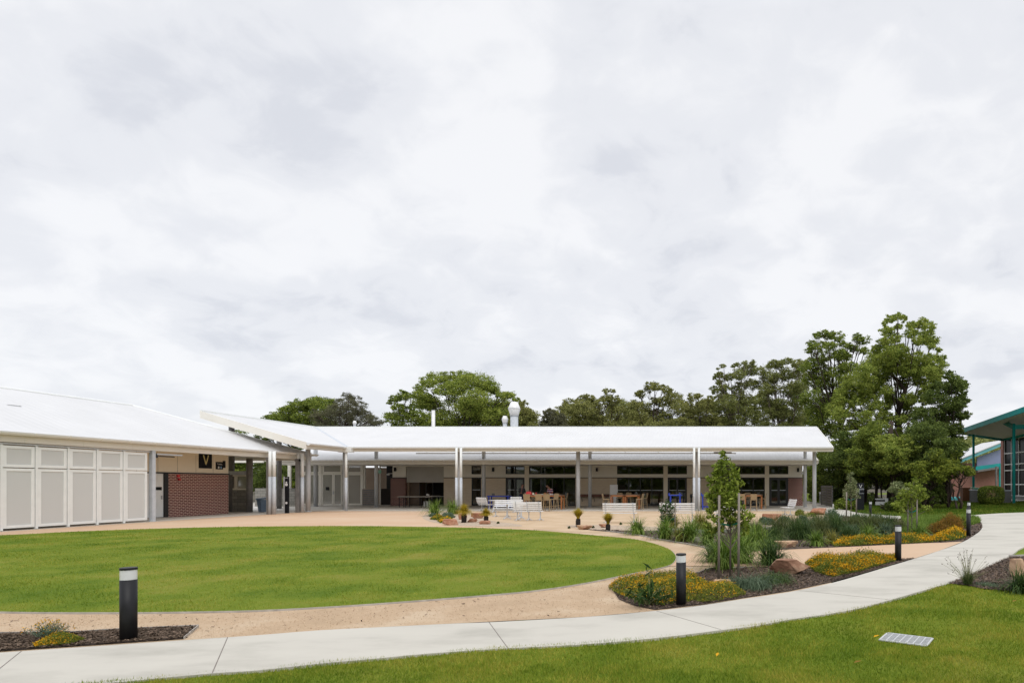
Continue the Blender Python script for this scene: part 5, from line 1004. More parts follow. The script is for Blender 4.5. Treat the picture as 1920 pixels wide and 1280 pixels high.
# ================================================================= GARDEN PLANTS
def tuftplant(x, y, hpx, wpx, m, lab, n=None, group='strap leaved tufts in the garden bed', nm='grass_tuft', cat='plant', wd=0.017, lean=(.1, 1.1), droop=.7, sink=0.0):
    p = g(x, y, .018); h = hpx*p.y/F*1.08; w = wpx*p.y/F*1.55
    n = n or int(130+200*min(1, wpx/60)); base = ball(n, w*.2, 0.0, 0.0); base[:, 2] = -0.01
    ln = h*rng.uniform(.7, 1.35, n); le = rng.uniform(lean[0], lean[1], n)*min(1.5, w/h*.85)
    V, Q = blades(base, ln, wd*(p.y/10)**.55, le, 4, droop); e = empty(nm, tuple(p), lab, cat, group)
    npmesh('leaves', V, Q, m, e); mb = MB(); mb.tube([(0, 0, -.01), (0, 0, h*.10)], [w*.10, w*.05], 8); mb.build('crown_base', 'strap_dark', e); return e
TF = [(1195, 1001, 30, 34, 'strap_green', 'grass tuft at the left end of the garden bed beside the gravel walk'),
 (1247, 1009.5, 36, 38, 'strap_green', 'bright strap leaved tuft below the small staked shrub'),
 (1274, 1014.5, 24, 20, 'strap_straw', 'small yellowish tuft between two bright green tufts'),
 (1295, 1014, 42, 42, 'strap_green', 'tall bright green tuft left of the pale rock'),
 (1328, 1020, 36, 34, 'strap_green', 'tuft right of the pale rock beside the gravel walk'),
 (1262, 990, 24, 26, 'strap_straw', 'straw coloured tuft behind the small staked shrub'),
 (1315, 992, 34, 44, 'strap_straw', 'golden green fluffy tuft left of the tall young tree'),
 (1356, 1066, 64, 60, 'strap_green', 'large strap leaved clump at the foot of the tall young tree'),
 (1388, 1054, 58, 66, 'strap_green', 'large strap leaved clump behind the right stake of the young tree'),
 (1338, 1052, 34, 40, 'strap_dark', 'dark arching tuft overhanging the paving band left of the young tree'),
 (1420, 1028, 44, 74, 'strap_green', 'wide arching tuft above the paving band right of the young tree'),
 (1446, 1058, 46, 60, 'strap_dark', 'bold arching clump left of the big split boulder'),
 (1400, 1030, 30, 50, 'strap_green', 'green arching clump behind the right stake'),
 (1532, 1022, 26, 44, 'strap_green', 'strap tuft right of the pale flat boulder'),
 (1560, 1018, 22, 32, 'strap_straw', 'yellow green tuft left of the long gold flower strip'),
 (1628, 1012, 28, 48, 'strap_green', 'green tuft behind the middle of the gold flower strip'),
 (1723, 1007, 26, 40, 'strap_green', 'green tuft between the right young tree stakes and gold flowers'),
 (1600, 1008, 24, 50, 'strap_blue', 'pale blue green tuft behind the gold flower strip'),
 (1660, 1004, 24, 46, 'strap_blue', 'blue green tuft left of the right hand young tree'),
 (1915, 1108, 40, 60, 'strap_dark', 'dark strappy plant at the right edge before the tan rock')]
for t in TF: tuftplant(*t)
# weeping blue green tussocks
tuftplant(1408, 1100, 44, 130, 'strap_blue', 'low weeping blue green tussock in front of the big boulder', n=1100, wd=.007, lean=(.5, 1.9), droop=1.0)
tuftplant(1452, 1090, 38, 90, 'strap_dark', 'sprawling dark tussock leaning against the big boulder', n=700, wd=.007, lean=(.5, 1.9), droop=1.0)
tuftplant(1850, 1096, 22, 90, 'strap_blue', 'flattened silvery tussock right of the seed head sedge', n=260, wd=.005, lean=(1.0, 2.0), droop=1.0)
# rushes in the middle of the bed
RU = [(1385, 1018, 36, 50), (1420, 1008, 32, 60), (1462, 1002, 34, 66), (1500, 1010, 38, 72), (1535, 1003, 36, 66), (1490, 996, 28, 60), (1572, 1002, 36, 66), (1560, 990, 26, 60), (1600, 993, 28, 64), (1640, 996, 30, 64), (1620, 984, 22, 60), (1665, 990, 26, 56), (1530, 990, 26, 56), (1400, 1000, 24, 56), (1690, 997, 22, 44), (1590, 1012, 26, 54), (1452, 1018, 30, 50), (1370, 1040, 30, 50)]
where = ['behind the right stake of the tall young tree', 'left of the pale flat boulder', 'just behind the pale flat boulder', 'right of the pale flat boulder, tallest there', 'in the middle of the big bed', 'behind the row, near the red court boulder', 'left of centre behind the strap tufts', 'at the back below the rightmost red boulder', 'at the back below the pylon sign', 'below the far small bollard', 'at the back edge near the far footpath', 'left of the right hand young tree', 'below the silvery shrubs', 'behind the arching strap clumps', 'touching the stakes of the right hand young tree', 'behind the left end of the gold flower strip', 'at the left shoulder of the pale flat boulder', 'behind the base of the tall young tree']
for (x, y, h, w), wh in zip(RU, where): tuftplant(x, y, h, w, 'rush_green' if (int(x) % 3) else 'strap_dark', 'fine olive rush clump '+wh, n=700, group='fine olive rush clumps filling the garden bed', nm='rush_clump', wd=.008, lean=(.05, 1.1), droop=.6)
# silvery mounded shrubs
def mound(x, y, hpx, wpx, m, lab, n=900, leaf=.05, nm='shrub', cat='shrub', group='silvery mounded shrubs', wsc=.3, flat=None, up=.4, depth=None):
    p = g(x, y, .018); h = hpx*p.y/F; w = wpx*p.y/F/2; e = empty(nm, tuple(p), lab, cat, group)
    c = ball(n, 1, 1, .55); c[:, 2] = np.abs(c[:, 2]); dr = c.copy(); k = 9; bump = 1+.13*np.sin(c[:, 0]*7+p.x)*np.cos(c[:, 1]*6)+.08*rng.normal(size=n)
    c = c*np.array([w, depth or w, h])*bump[:, None]; v, q = leaves(c, leaf*(p.y/14)**.5, leaf*(p.y/14)**.5*wsc, up=up, dirs=dr+rng.normal(scale=.6, size=(n, 3))); npmesh('foliage', v, q, m, e)
    mb = MB()
    for _ in range(7):
        a = rng.uniform(0, 6.28); mb.tube([(0, 0, 0), (math.cos(a)*w*.4, math.sin(a)*w*.4, h*.4), (math.cos(a)*w*.7, math.sin(a)*w*.7, h*.75)], [.012, .008, .004], 5, False)
    mb.build('stems', 'bark_grey', e); return e
for a in ((1440, 983, 13, 24, 'silvery shrub at the left of the group below the red court boulder'), (1470, 978, 11, 24, 'low silvery shrub right of the flat red boulder'), (1505, 979, 13, 22, 'silvery mound in the middle of the court edge'), (1560, 975, 21, 32, 'largest silvery mound right below the rightmost red boulder'), (1605, 978, 14, 26, 'silvery shrub under the small pale staked tree'), (1646, 983, 20, 34, 'silvery shrub below the far small bollard'), (1432, 978, 9, 16, 'smallest silvery shrub beside the flat red boulder'), (1520, 992, 16, 30, 'silvery green mound at the back of the rush clumps')):
    mound(a[0], a[1], a[2], a[3], 'leaf_silver', a[4], n=1100, leaf=.07)
mound(1500, 966, 12, 20, 'leaf_yellowgreen', 'thin yellow green shrub left of the rightmost red boulder', n=500, leaf=.07)
mound(1520, 968, 8, 24, 'leaf_yellowgreen', 'low sparse yellow green shrub touching the rightmost boulder', n=300, leaf=.07)
mound(1783, 996, 34, 46, 'bush_orange', 'fluffy orange tipped bush behind the bed tip bollard', n=3600, leaf=.07, group='feathery orange bushes', wsc=.18)
mound(1760, 1000, 22, 44, 'bush_orange', 'lower fluffy orange green bush left of the taller one', n=2600, leaf=.07, group='feathery orange bushes', wsc=.18)
mound(1800, 990, 24, 30, 'leaf_yellowgreen', 'green bush between the orange bush and the bollard', n=1500, leaf=.07, group='feathery orange bushes', wsc=.3)
# gold flowering groundcover
def cover(poly, hgt, n, lab, gold=.43, z=.018, lf=.032):
    p = g(*poly[0]); P = scatter(G(poly), n, power=1.0, z=z); xy = P[:, :2]; pw = np.array([[v.x, v.y] for v in G(poly)])
    dm = np.full(n, 1e9)
    for i in range(len(pw)):
        a, b = pw[i], pw[(i+1) % len(pw)]; t = np.clip(((xy-a)@(b-a))/((b-a)@(b-a)+1e-9), 0, 1); dm = np.minimum(dm, np.linalg.norm(xy-(a+t[:, None]*(b-a)), axis=1))
    hh = hgt*np.clip(dm/(hgt*1.1), 0.12, 1)**.55*(.72+.28*np.sin(xy[:, 0]*4.3+xy[:, 1]*2.2)*np.sin(xy[:, 1]*3.7-xy[:, 0]*1.9)+.12*rng.normal(size=n))
    u = rng.uniform(0, 1, n)**.45*np.where(rng.uniform(size=n) < .12, rng.uniform(1, 1.35, n), 1.0); c = np.column_stack([xy, z+hh*u]); sz = lf*(P[:, 1:2].mean()/9)**.7
    top = (u > .72) & (rng.uniform(size=n) < gold*1.6*(.5+.75*np.sin(xy[:, 0]*5.1+1+xy[:, 1]*1.7)*np.sin(xy[:, 1]*6.4-xy[:, 0])+.25*rng.normal(size=n)))
    g1 = c[~top]; v, q = leaves(g1, sz*1.15, sz*.30, up=.6); o = npmesh('groundcover', v, q, 'cover_green'); tag(o, lab, 'groundcover', kind='stuff')
    c2 = c[top]+np.array([0, 0, .012]); v, q = leaves(c2, sz*.55, sz*.42, up=.2); f = npmesh('flowers', v, q, 'flower_gold', o); return o
cover([(1140, 1106), (1150, 1098), (1180, 1090), (1230, 1083), (1296, 1083), (1330, 1098), (1380, 1104), (1400, 1118), (1370, 1126), (1322, 1132), (1296, 1129), (1282, 1134), (1270, 1133), (1240, 1139), (1215, 1136), (1190, 1126), (1160, 1118)], .20, 26000, 'gold flowering groundcover spreading round the second bollard')
cover([(1508, 1060), (1540, 1050), (1600, 1050), (1640, 1047), (1684, 1046), (1688, 1051), (1650, 1062), (1612, 1074), (1560, 1084), (1530, 1076)], .24, 26000, 'gold flowering groundcover between the big boulder and third bollard')
cover([(1555, 1019), (1590, 1016), (1640, 1013), (1700, 1010), (1730, 1009), (1748, 1009), (1745, 1018), (1700, 1020), (1620, 1023.5), (1565, 1026)], .24, 16000, 'long strip of gold groundcover behind the salmon paving band', gold=.5, lf=.036)
cover([(1745, 1010), (1780, 1000), (1812, 999), (1811, 1010), (1790, 1014), (1745, 1018)], .30, 9000, 'bright gold groundcover mound left of the bed tip bollard', gold=.7, lf=.036)
cover([(60, 1213), (95, 1197), (140, 1196), (160, 1203), (130, 1211), (66, 1217)], .10, 9000, 'small mat of gold flowers left of the nearest bollard', lf=.022)
cover([(1370, 1121), (1398, 1115), (1390, 1122)], .06, 500, 'thin tail of gold flowers at the path edge')if False else None
cover([(820, 977), (838, 972), (850, 974), (846, 979), (826, 980.5)], .2, 2500, 'gold mat nearest the lawn in the gravel bed by the grass trees', lf=.05)
cover([(806, 974), (818, 969), (832, 970), (826, 976)], .2, 2200, 'smaller gold mat behind the one nearest the lawn', lf=.05)
# grey sprig shrub at lower left
p = g(92, 1196, .02); e = empty('shrub', tuple(p), 'wiry grey green shrub with gold buds left of the nearest bollard', 'shrub')
n = 1300; t = rng.uniform(.2, 1, n); az = rng.uniform(0, 6.28, n); le = rng.uniform(.1, 1.15, n); r = t*rng.uniform(.15, .24, n); c = np.column_stack([np.cos(az)*np.sin(le)*r*1.15, np.sin(az)*np.sin(le)*r*1.15, np.cos(le)*r*.85+.01])
v, q = leaves(c, .028, .006, up=.7); npmesh('foliage', v, q, 'leaf_silver', e); k = t > .9; v, q = leaves(c[k]+[0, 0, .012], .014, .012); tag(npmesh('flower_buds', v, q, 'flower_gold', e), kind='stuff')
mb = MB()
for i in range(26):
    a = rng.uniform(0, 6.28); l_ = rng.uniform(.1, .95); rr = .2; mb.tube([(0, 0, 0), (math.cos(a)*math.sin(l_)*rr, math.sin(a)*math.sin(l_)*rr, math.cos(l_)*rr*.85)], [.003, .001], 4, False)
mb.build('stems', 'stem_seed', e)
# lance leaved sapling growing through the gold flowers
p = g(1213, 1134, .02); e = empty('sapling', tuple(p), 'young sapling with long drooping green leaves among the gold flowers', 'sapling'); mb = MB(); C2 = []
for i in range(26):
    a = rng.uniform(0, 6.28); r_ = rng.uniform(.05, .36); h_ = rng.uniform(.12, .42)*(1-.5*r_/.4); q_ = Vector((math.cos(a)*r_, math.sin(a)*r_*.8, h_)); mb.tube([(0, 0, 0), q_*.5+Vector((0, 0, .05)), q_], [.006, .004, .002], 5, False); C2 += [tuple(q_*rng.uniform(.6, 1.05)+Vector(tuple(rng.normal(scale=.02, size=3)))) for _ in range(9)]
mb.tube([(0, 0, 0), (.03, 0, .3), (.02, 0, .58)], [.008, .005, .002], 6); mb.build('stems', 'stem_thin', e); C2 += [(.03+rng.normal()*.03, rng.normal()*.03, z) for z in np.linspace(.3, .55, 10)]
C2 = np.array(C2); v, q = leaves(C2, .14, .026, droop=.9); npmesh('leaves', v, q, 'leaf_young_dark', e)
# sedge with dark seed heads beside the path at right
p = g(1815, 1094, .02); e = empty('sedge', tuple(p), 'spiky sedge with thin stems and dark seed heads at the path edge', 'plant')
n = 260; b = ball(n, .09, 0, 0); V, Q = blades(b, rng.uniform(.14, .30, n), .007, rng.uniform(.1, 1.0, n), 3, .5); npmesh('leaves', V, Q, 'strap_dark', e)
mb = MB(); hd = MB()
for i in range(62):
    a = rng.uniform(0, 6.28); le = rng.uniform(.05, 1.12); L_ = rng.uniform(.34, .60); q_ = Vector((math.cos(a)*math.sin(le)*L_, math.sin(a)*math.sin(le)*L_*.8, math.cos(le)*L_)); b_ = Vector((math.cos(a)*.03, math.sin(a)*.03, 0)); mb.tube([b_, q_*.5+Vector((0, 0, .03)), q_], [.0024, .0018, .0012], 4, False)
    for _ in range(3): c_ = q_*rng.uniform(.93, 1.04)+Vector(tuple(rng.normal(scale=.008, size=3))); hd.tube([c_-Vector((0, 0, .006)), c_, c_+Vector((0, 0, .006))], [.001, .0062, .001], 5)
mb.build('stems', 'stem_thin', e); tag(hd.build('seed_heads', 'stem_seed', e), kind='stuff')
# grass trees
def grasstree(x, yb, ytrunk, ytop, wtr, wtop, lab):
    p = g(x, yb, .015); d = p.y; th = (yb-ytrunk)*d/F; hh = (yb-ytop)*d/F; r = wtr*d/F/2; e = empty('grass_tree', tuple(p), lab, 'grass tree', 'grass trees by the oval lawn')
    mb = MB(); mb.tube([(0, 0, 0), (0, 0, th*.3), (0, 0, th*.7), (0, 0, th)], [r*.92, r*1.02, r*1.08, r*.8], 12); mb.build('trunk', 'burnt', e, True)
    n = 1300; b = ball(n, r*.5, .3, 0)+np.array([0, 0, th*.95]); V, Q = blades(b, (hh-th)*rng.uniform(.6, 1.2, n), .014, rng.uniform(0, 1, n)**.8*(wtop/(ytrunk-ytop))*1.7, 3, .35); npmesh('spiky_crown', V, Q, 'grasstree_gold', e)
    v, q = leaves(ball(160, r*1.05, 1, .9)*[1, 1, 0]+np.column_stack([np.zeros(160), np.zeros(160), rng.uniform(0, th, 160)]), .05, .02, up=.5); npmesh('bark_bases', v, q, 'burnt', e)
grasstree(870, 979, 962, 944, 9, 22, 'grass tree with widest gold crown, leftmost by the lawn')
grasstree(911.5, 978, 966, 952, 8, 15, 'grass tree second from the left beside a flat rock')
grasstree(1084, 987, 972, 953, 8.5, 12, 'grass tree with upright narrow crown behind the tan rock')
grasstree(1140, 994, 982, 962, 8.5, 12, 'grass tree in front of the long white bench')
# soft plants in the gravel bed
tuftplant(815, 966, 26, 26, 'strap_green', 'pale green tuft at the back left of the gravel bed'); tuftplant(849, 963, 24, 30, 'strap_green', 'dark green arching tuft before the pair of downpipes')
mound(840, 970, 10, 24, 'leaf_silver', 'silvery mound in front of the arching tuft in the gravel bed', n=700, leaf=.07); mound(812, 968, 7, 14, 'leaf_silver', 'small silvery mound left in the gravel bed', n=400, leaf=.06)
for x, y, lab in ((1067, 990, 'tiny green seedling left of the tan rock by the lawn'), (1112, 989, 'tiny dark green seedling right of the tan rock'), (934, 981, 'tiny green seedling right of the flat rock'), (1164, 983, 'tiny sprig in the gravel right of the fourth grass tree')):
    mound(x, y, 4, 5, 'leaf_young_dark', lab, n=120, leaf=.04, nm='seedling', cat='seedling', group='tiny seedlings in the gravel')

# ================================================================= ROCKS
def rock(x, y, wpx, hpx, m, lab, seed, dp=.75, tilt=0.0, sharp=.25):
    p = g(x, y, .0); s = p.y/F; w, h = wpx*s/2, hpx*s; q = np.random.default_rng(seed)
    bm = bmesh.new(); bmesh.ops.create_icosphere(bm, subdivisions=5, radius=1)
    pl = [(Vector(tuple(q.normal(size=3)*[1, 1, .8])).normalized(), q.uniform(.5, .85)) for _ in range(13)]+[(Vector((tilt, 0, 1)).normalized(), .45), (Vector((0, -1, .2)).normalized(), .78)]
    from mathutils import noise
    for v in bm.verts:
        c = v.co.copy()
        for n_, k in pl:
            dd = c.dot(n_)
            if dd > k: c -= n_*(dd-k)*.98
        c *= 1+.12*noise.noise(c*1.7+Vector((seed, 0, 0)))-.10*max(0, .35-abs(noise.noise(c*2.4+Vector((0, seed, 0)))*3))+.035*noise.noise(c*7+Vector((0, seed, 0)))+.015*noise.noise(c*19)
        v.co = c
    xs = [v.co.x for v in bm.verts]; zs = [v.co.z for v in bm.verts]; sx = 2*w/(max(xs)-min(xs)); sz = h*1.22/(max(zs)-min(zs)); z0 = min(zs)
    for v in bm.verts: v.co = Vector((v.co.x*sx, v.co.y*w*dp, (v.co.z-z0)*sz-h*.22))
    me = bpy.data.meshes.new('rock'); bm.to_mesh(me); bm.free(); me.materials.append(MATS[m]); o = bpy.data.objects.new('rock', me); C.objects.link(o); o.location = p+Vector((0, w*dp*.7, 0)); me.polygons.foreach_set('use_smooth', [True]*len(me.polygons))
    return tag(o, lab, 'rock', 'sandstone rocks in the garden')
RK = [(842, 984.5, 30, 12, 'rock_red', 'brown rock nearest the lawn under the leftmost grass tree'), (864, 974, 16, 12, 'rock_red', 'rounded brown rock just behind the leftmost grass tree'), (893, 972, 28, 11, 'rock_red', 'long brown rock between the two left grass trees'), (884, 979, 18, 7, 'rock_red', 'low pointed rock between the two left grass trees'), (904, 983, 24, 7, 'rock_red', 'flat brown rock at the foot of the second grass tree'), (1093, 993, 30, 9, 'rock_tan', 'smooth tan rock by the lawn under the third grass tree'), (1130, 989, 18, 7, 'rock_red', 'small red brown rock behind the fourth grass tree'), (1448, 977, 37, 14, 'rock_red', 'flat topped red boulder on the gravel court'), (1535, 965, 33, 13, 'rock_red', 'rightmost red boulder by the end of the slab'), (1476, 1027, 46, 13, 'rock_tan', 'pale flat topped boulder behind the salmon band'), (1482, 1079, 78, 30, 'rock_brown', 'big split brown boulder beside the gold groundcover'), (1357, 1101, 34, 14, 'rock_tan', 'small tan rock half hidden in the gold flowers'), (1912, 1083, 28, 36, 'rock_tan', 'upright tan rock at the right edge of the photo'), (1313, 1017, 24, 11, 'rock_pale', 'pale grey rock between two green tufts'), (1357, 975, 14, 6, 'rock_pale', 'small pale rock seen behind the tall young tree')]
for i, (x, y, w, h, m, lab) in enumerate(RK): rock(x, y, w, h, m, lab, i+3, dp=.7)

# ================================================================= YOUNG STAKED TREES
def young(x, yb, ytop, crown, stakes, ytie, m, lab, leaf, n, side=(), hst=None, sw=.022, bark='bark_grey', ystake=None):
    p = g(x, yb, .018); d = p.y; e = empty('young_tree', tuple(p), lab, 'young tree'); s = d/F
    L3 = lambda px, py, dy=0: Vector(((px-CX)*(d+dy)/F-p.x, dy, (H+(HY-py)*(d+dy)/F)-p.z))
    mb = MB(); mb.tube([(0, 0, 0), L3(x+1, (yb+ytop)/2+20), L3(x-2, ytop+10)], [sw*.75, sw*.6, sw*.25], 8)
    cs = []
    for (cx_, cy, r) in crown:
        rad = r*s
        for k in range(2): cs.append((L3(cx_, cy, rng.normal()*rad*.8), rad))
    for q_, r in cs:
        zz = max(q_.z-rng.uniform(.1, .35), .25); mb.tube([(0, 0, zz*.9), (q_.x*.5, q_.y*.5, (zz+q_.z)/2), tuple(q_)], [sw*.3, sw*.2, .002], 5, False)
    mb.build('trunk', bark, e, True); P_ = []
    tot = sum(r*r for _, r in cs)
    for q_, r in cs: k_ = int(n*r*r/tot)+8; b_ = ball(k_, r, .9, .25); s_ = ball(max(3, k_//12), r*1.15, .9, .5); w_ = rng.uniform(size=k_) < .6; b_[w_] = s_[rng.integers(0, len(s_), w_.sum())]+rng.normal(scale=r*.16, size=(w_.sum(), 3)); P_.append(b_+np.array(q_))
    P_ = np.concatenate(P_); v, qd = leaves(P_, leaf, leaf*.36, up=.25); npmesh('crown', v, qd, m, e)
    for i, (sx, sy, st) in enumerate(stakes):
        b = g(sx, sy, .018); so = wempty('garden_stake', tuple(b), ['left', 'right', 'third'][i]+' timber stake of the '+lab.split(',')[0], 'stake', 'timber tree stakes'); top = (sy-st)*b.y/F
        mb = MB(); mb.tube([tuple(b), (b.x+.01, b.y, b.z+top)], [sw, sw*.95], 10); mb.build('stake_pole', 'stake_wood', so, True)
    mb = MB(); a, b = stakes[0], stakes[1]; A_, B_ = g(a[0], a[1]), g(b[0], b[1])
    pa = Vector((A_.x, A_.y, H+(HY-ytie)*A_.y/F)); pb = Vector((B_.x, B_.y, H+(HY-ytie+1)*B_.y/F)); pm_ = Vector((p.x, p.y, H+(HY-ytie)*p.y/F-.03*d/10)); hw = .016*(d/10)**.4
    for q0, q1 in ((pa, pm_), (pm_, pb)): mb.bar(q0, q1, .006, hw*2)
    tie = mb.build('tie_strap', 'tie_green'); tie.data.transform(Matrix.Translation(-p)); tie.parent = e
    return e
young(1369, 1084, 848, [(1357, 862, 11), (1350, 880, 14), (1368, 878, 14), (1345, 894, 15), (1366, 898, 18), (1338, 912, 13), (1357, 915, 20), (1376, 912, 13), (1348, 932, 20), (1370, 933, 18), (1340, 945, 14), (1362, 952, 18), (1380, 947, 10), (1360, 968, 15), (1345, 972, 10), (1372, 980, 10), (1332, 962, 9), (1392, 955, 9), (1400, 972, 11), (1395, 985, 9), (1408, 966, 7), (1384, 968, 10), (1355, 850, 6), (1325, 985, 8), (1335, 995, 8), (1398, 995, 8), (1350, 990, 9), (1330, 930, 7), (1390, 905, 6), (1328, 898, 6)], [(1347.5, 1090, 928), (1384.5, 1090, 924)], 981, 'leaf_young', 'tall young tree, leafy light green, staked in the garden bed', .10, 2500, sw=.022)
young(1595, 972, 882, [(1596, 888, 5), (1595, 897, 7), (1600, 905, 8), (1592, 912, 8), (1588, 922, 8), (1604, 920, 8), (1585, 930, 6), (1606, 930, 6), (1596, 925, 9)], [(1587, 973, 922), (1605.5, 970, 918)], 934, 'leaf_pale', 'small pale olive staked tree, in front of the pylon sign', .10, 1500, sw=.035)
young(1709, 1004, 893, [(1716, 901, 7), (1704, 910, 8), (1722, 914, 9), (1698, 922, 9), (1712, 925, 10), (1728, 922, 8), (1688, 932, 10), (1706, 936, 10), (1722, 936, 9), (1735, 930, 6), (1680, 945, 8), (1690, 958, 7), (1735, 950, 6), (1700, 946, 8), (1742, 954, 6)], [(1702, 1004, 938), (1719, 1005, 936)], 957, 'leaf_young', 'spreading light green staked tree, right of the far bollard', .085, 2000, sw=.025)
young(1252, 1000, 938, [(1252, 945, 9), (1244, 955, 9), (1260, 955, 9), (1250, 965, 11), (1258, 972, 9), (1246, 976, 8)], [(1239.5, 998, 941), (1265.5, 1001, 942)], 972, 'leaf_young_dark', 'short dense dark green staked shrub, left of the tall young tree', .07, 1500, sw=.022)

# ================================================================= FURNITURE
def slat_bench(L_, lab, loc, rz, legs=3, group='white slatted aluminium benches on the gravel court', back=True):
    e = empty('bench', tuple(loc), lab, 'bench', group, rz)      # local: length along X, back rest at -Y side, facing +Y
    mb = MB()
    for i in range(5): mb.box((-L_/2, -.02+i*.085, .43), (L_/2, .05+i*.085, .455))
    mb.build('seat', 'white_metal', e)
    if back:
        mb = MB()
        for i in range(4): z = .53+i*.095; y = -.07-.03*i; mb.bar((-L_/2, y, z+.035), (L_/2, y, z+.035), .025, .075)
        mb.build('backrest', 'white_metal', e)
    for i in range(legs):
        x = -L_/2+.12+(L_-.24)*i/(legs-1); mb = MB(); mb.tube([(x, .17, .05), (x, .17, .41)], .024, 8); mb.bar((x, -.06, .02), (x, .17, .12), .03, .02); mb.bar((x, .42, .02), (x, .17, .12), .03, .02); mb.bar((x-.16, .17, .02), (x, .17, .10), .03, .02); mb.bar((x+.16, .17, .02), (x, .17, .10), .03, .02)
        mb.bar((x, -.04, .415), (x, .38, .415), .03, .03)
        if back: mb.bar((x, -.02, .42), (x, -.20, .90), .03, .03)
        mb.build('leg', 'steel_light', e)
    return e
def picnic_table(L_, W_, lab, loc, rz):
    e = empty('picnic_table', tuple(loc), lab, 'table', 'white picnic tables on the gravel court', rz); mb = MB()
    for i in range(6): mb.box((-L_/2, -W_/2+i*W_/6, .73), (L_/2, -W_/2+(i+1)*W_/6-.012, .755))
    mb.build('tabletop', 'white_metal', e)
    for x in (-L_/2+.2, L_/2-.2):
        mb = MB(); mb.tube([(x, 0, .05), (x, 0, .73)], .035, 10); mb.bar((x, -.3, .02), (x, 0, .13), .04, .03); mb.bar((x, .3, .02), (x, 0, .13), .04, .03); mb.bar((x-.2, 0, .02), (x, 0, .11), .04, .03); mb.bar((x+.2, 0, .02), (x, 0, .11), .04, .03); mb.build('pedestal', 'steel_light', e)
    return e
slat_bench(1.30, 'white slatted bench in the nearer picnic set, its back to the lawn', g(990, 976), R(4))
slat_bench(1.45, 'white slatted bench on the far left side of the nearer picnic set', g(953, 968), R(187))
picnic_table(1.15, .62, 'white slatted table in the nearer picnic set', g(964, 972.5), R(-10))
slat_bench(.95, 'end-on white bench at the left of the farther picnic set', g(906, 958.5), R(-30), 2)
slat_bench(.7, 'small white bench at the right of the farther picnic set', g(967, 956), R(25), 2)
picnic_table(1.7, .75, 'white table of the farther picnic set with a pale wide top', g(946, 960.5), R(3))
slat_bench(1.45, 'long white slatted bench behind the fourth grass tree', g(1162, 980.5), R(0), 2)
slat_bench(1.55, 'white slatted bench behind the short staked shrub', g(1270, 980), R(0), 2)
slat_bench(.9, 'white slatted bench turned sideways near the maroon brick corner', g(1482, 966), R(110), 2)
slat_bench(.9, 'white bench mostly hidden behind the tall young tree', g(1358, 983), R(0), 2)
slat_bench(.8, 'white bench seen end on behind the flat red boulder', g(1415, 968), R(80), 2) if False else None
def high_table(x0, x1, yb, lab, depth=.8, h=1.0):
    a, b = g(x0, yb, .02), g(x1, yb, .02); L_ = b.x-a.x; e = empty('high_table', ((a.x+b.x)/2, a.y+depth/2, .02), lab, 'table', 'high timber tables under the canopy')
    mb = MB()
    for i in range(7): mb.box((-L_/2, -depth/2+i*depth/7, h-.035), (L_/2, -depth/2+(i+1)*depth/7-.008, h))
    mb.build('tabletop', 'table_top', e)
    mb = MB(); mb.box((-L_/2+.04, -depth/2+.02, h-.13), (L_/2-.04, -depth/2+.05, h-.037)); mb.box((-L_/2+.04, depth/2-.05, h-.13), (L_/2-.04, depth/2-.02, h-.037)); mb.box((-L_/2+.02, -depth/2+.05, h-.13), (-L_/2+.05, depth/2-.05, h-.037)); mb.box((L_/2-.05, -depth/2+.05, h-.13), (L_/2-.02, depth/2-.05, h-.037)); mb.build('apron', 'timber', e)
    for sx in (-1, 1):
        for sy in (-1, 1): mb = MB(); cx_, cy = sx*(L_/2-.06), sy*(depth/2-.06); mb.box((cx_-.04, cy-.04, 0), (cx_+.04, cy+.04, h-.036)); mb.build('leg', 'timber', e)
    return e
high_table(981, 1054, 955, 'long high timber table crowded with jars, papers and a red bag'); high_table(1143.5, 1170, 954.5, 'left half of the bare pair of high timber tables'); high_table(1170.6, 1198, 954.5, 'right half of the bare pair of high timber tables'); high_table(1396, 1430, 954, 'bright orange legged high timber table near the right pier')
def stool():
    e = empty('bar_stool', (0, 0, 0), '', 'bar stool', 'woven bar stools round the high tables')   # faces +Y
    mb = MB(); mb.box((-.21, -.2, .68), (.21, .22, .73)); mb.build('seat', 'rattan', e, bevel=.015)
    mb = MB(); mb.add([(-.2, -.2, .74), (.2, -.2, .74), (.21, -.27, 1.08), (-.21, -.27, 1.08), (-.2, -.17, .74), (.2, -.17, .74), (.21, -.24, 1.08), (-.21, -.24, 1.08)], [(0, 1, 2, 3), (7, 6, 5, 4), (0, 4, 5, 1), (1, 5, 6, 2), (2, 6, 7, 3), (3, 7, 4, 0)]); mb.build('backrest', 'rattan', e)
    for sx in (-1, 1):
        for sy in (-1, 1): mb = MB(); mb.bar((sx*.17, sy*.16, .69), (sx*.21, sy*.21, 0), .035); mb.build('leg', 'rattan', e)
    mb = MB()
    for a, b in (((-.2, -.2), (.2, -.2)), ((-.2, .2), (.2, .2)), ((-.2, -.2), (-.2, .2)), ((.2, -.2), (.2, .2))): mb.bar((a[0], a[1], .27), (b[0], b[1], .27), .022)
    mb.build('foot_rail', 'rattan', e); return e
s0 = stool()
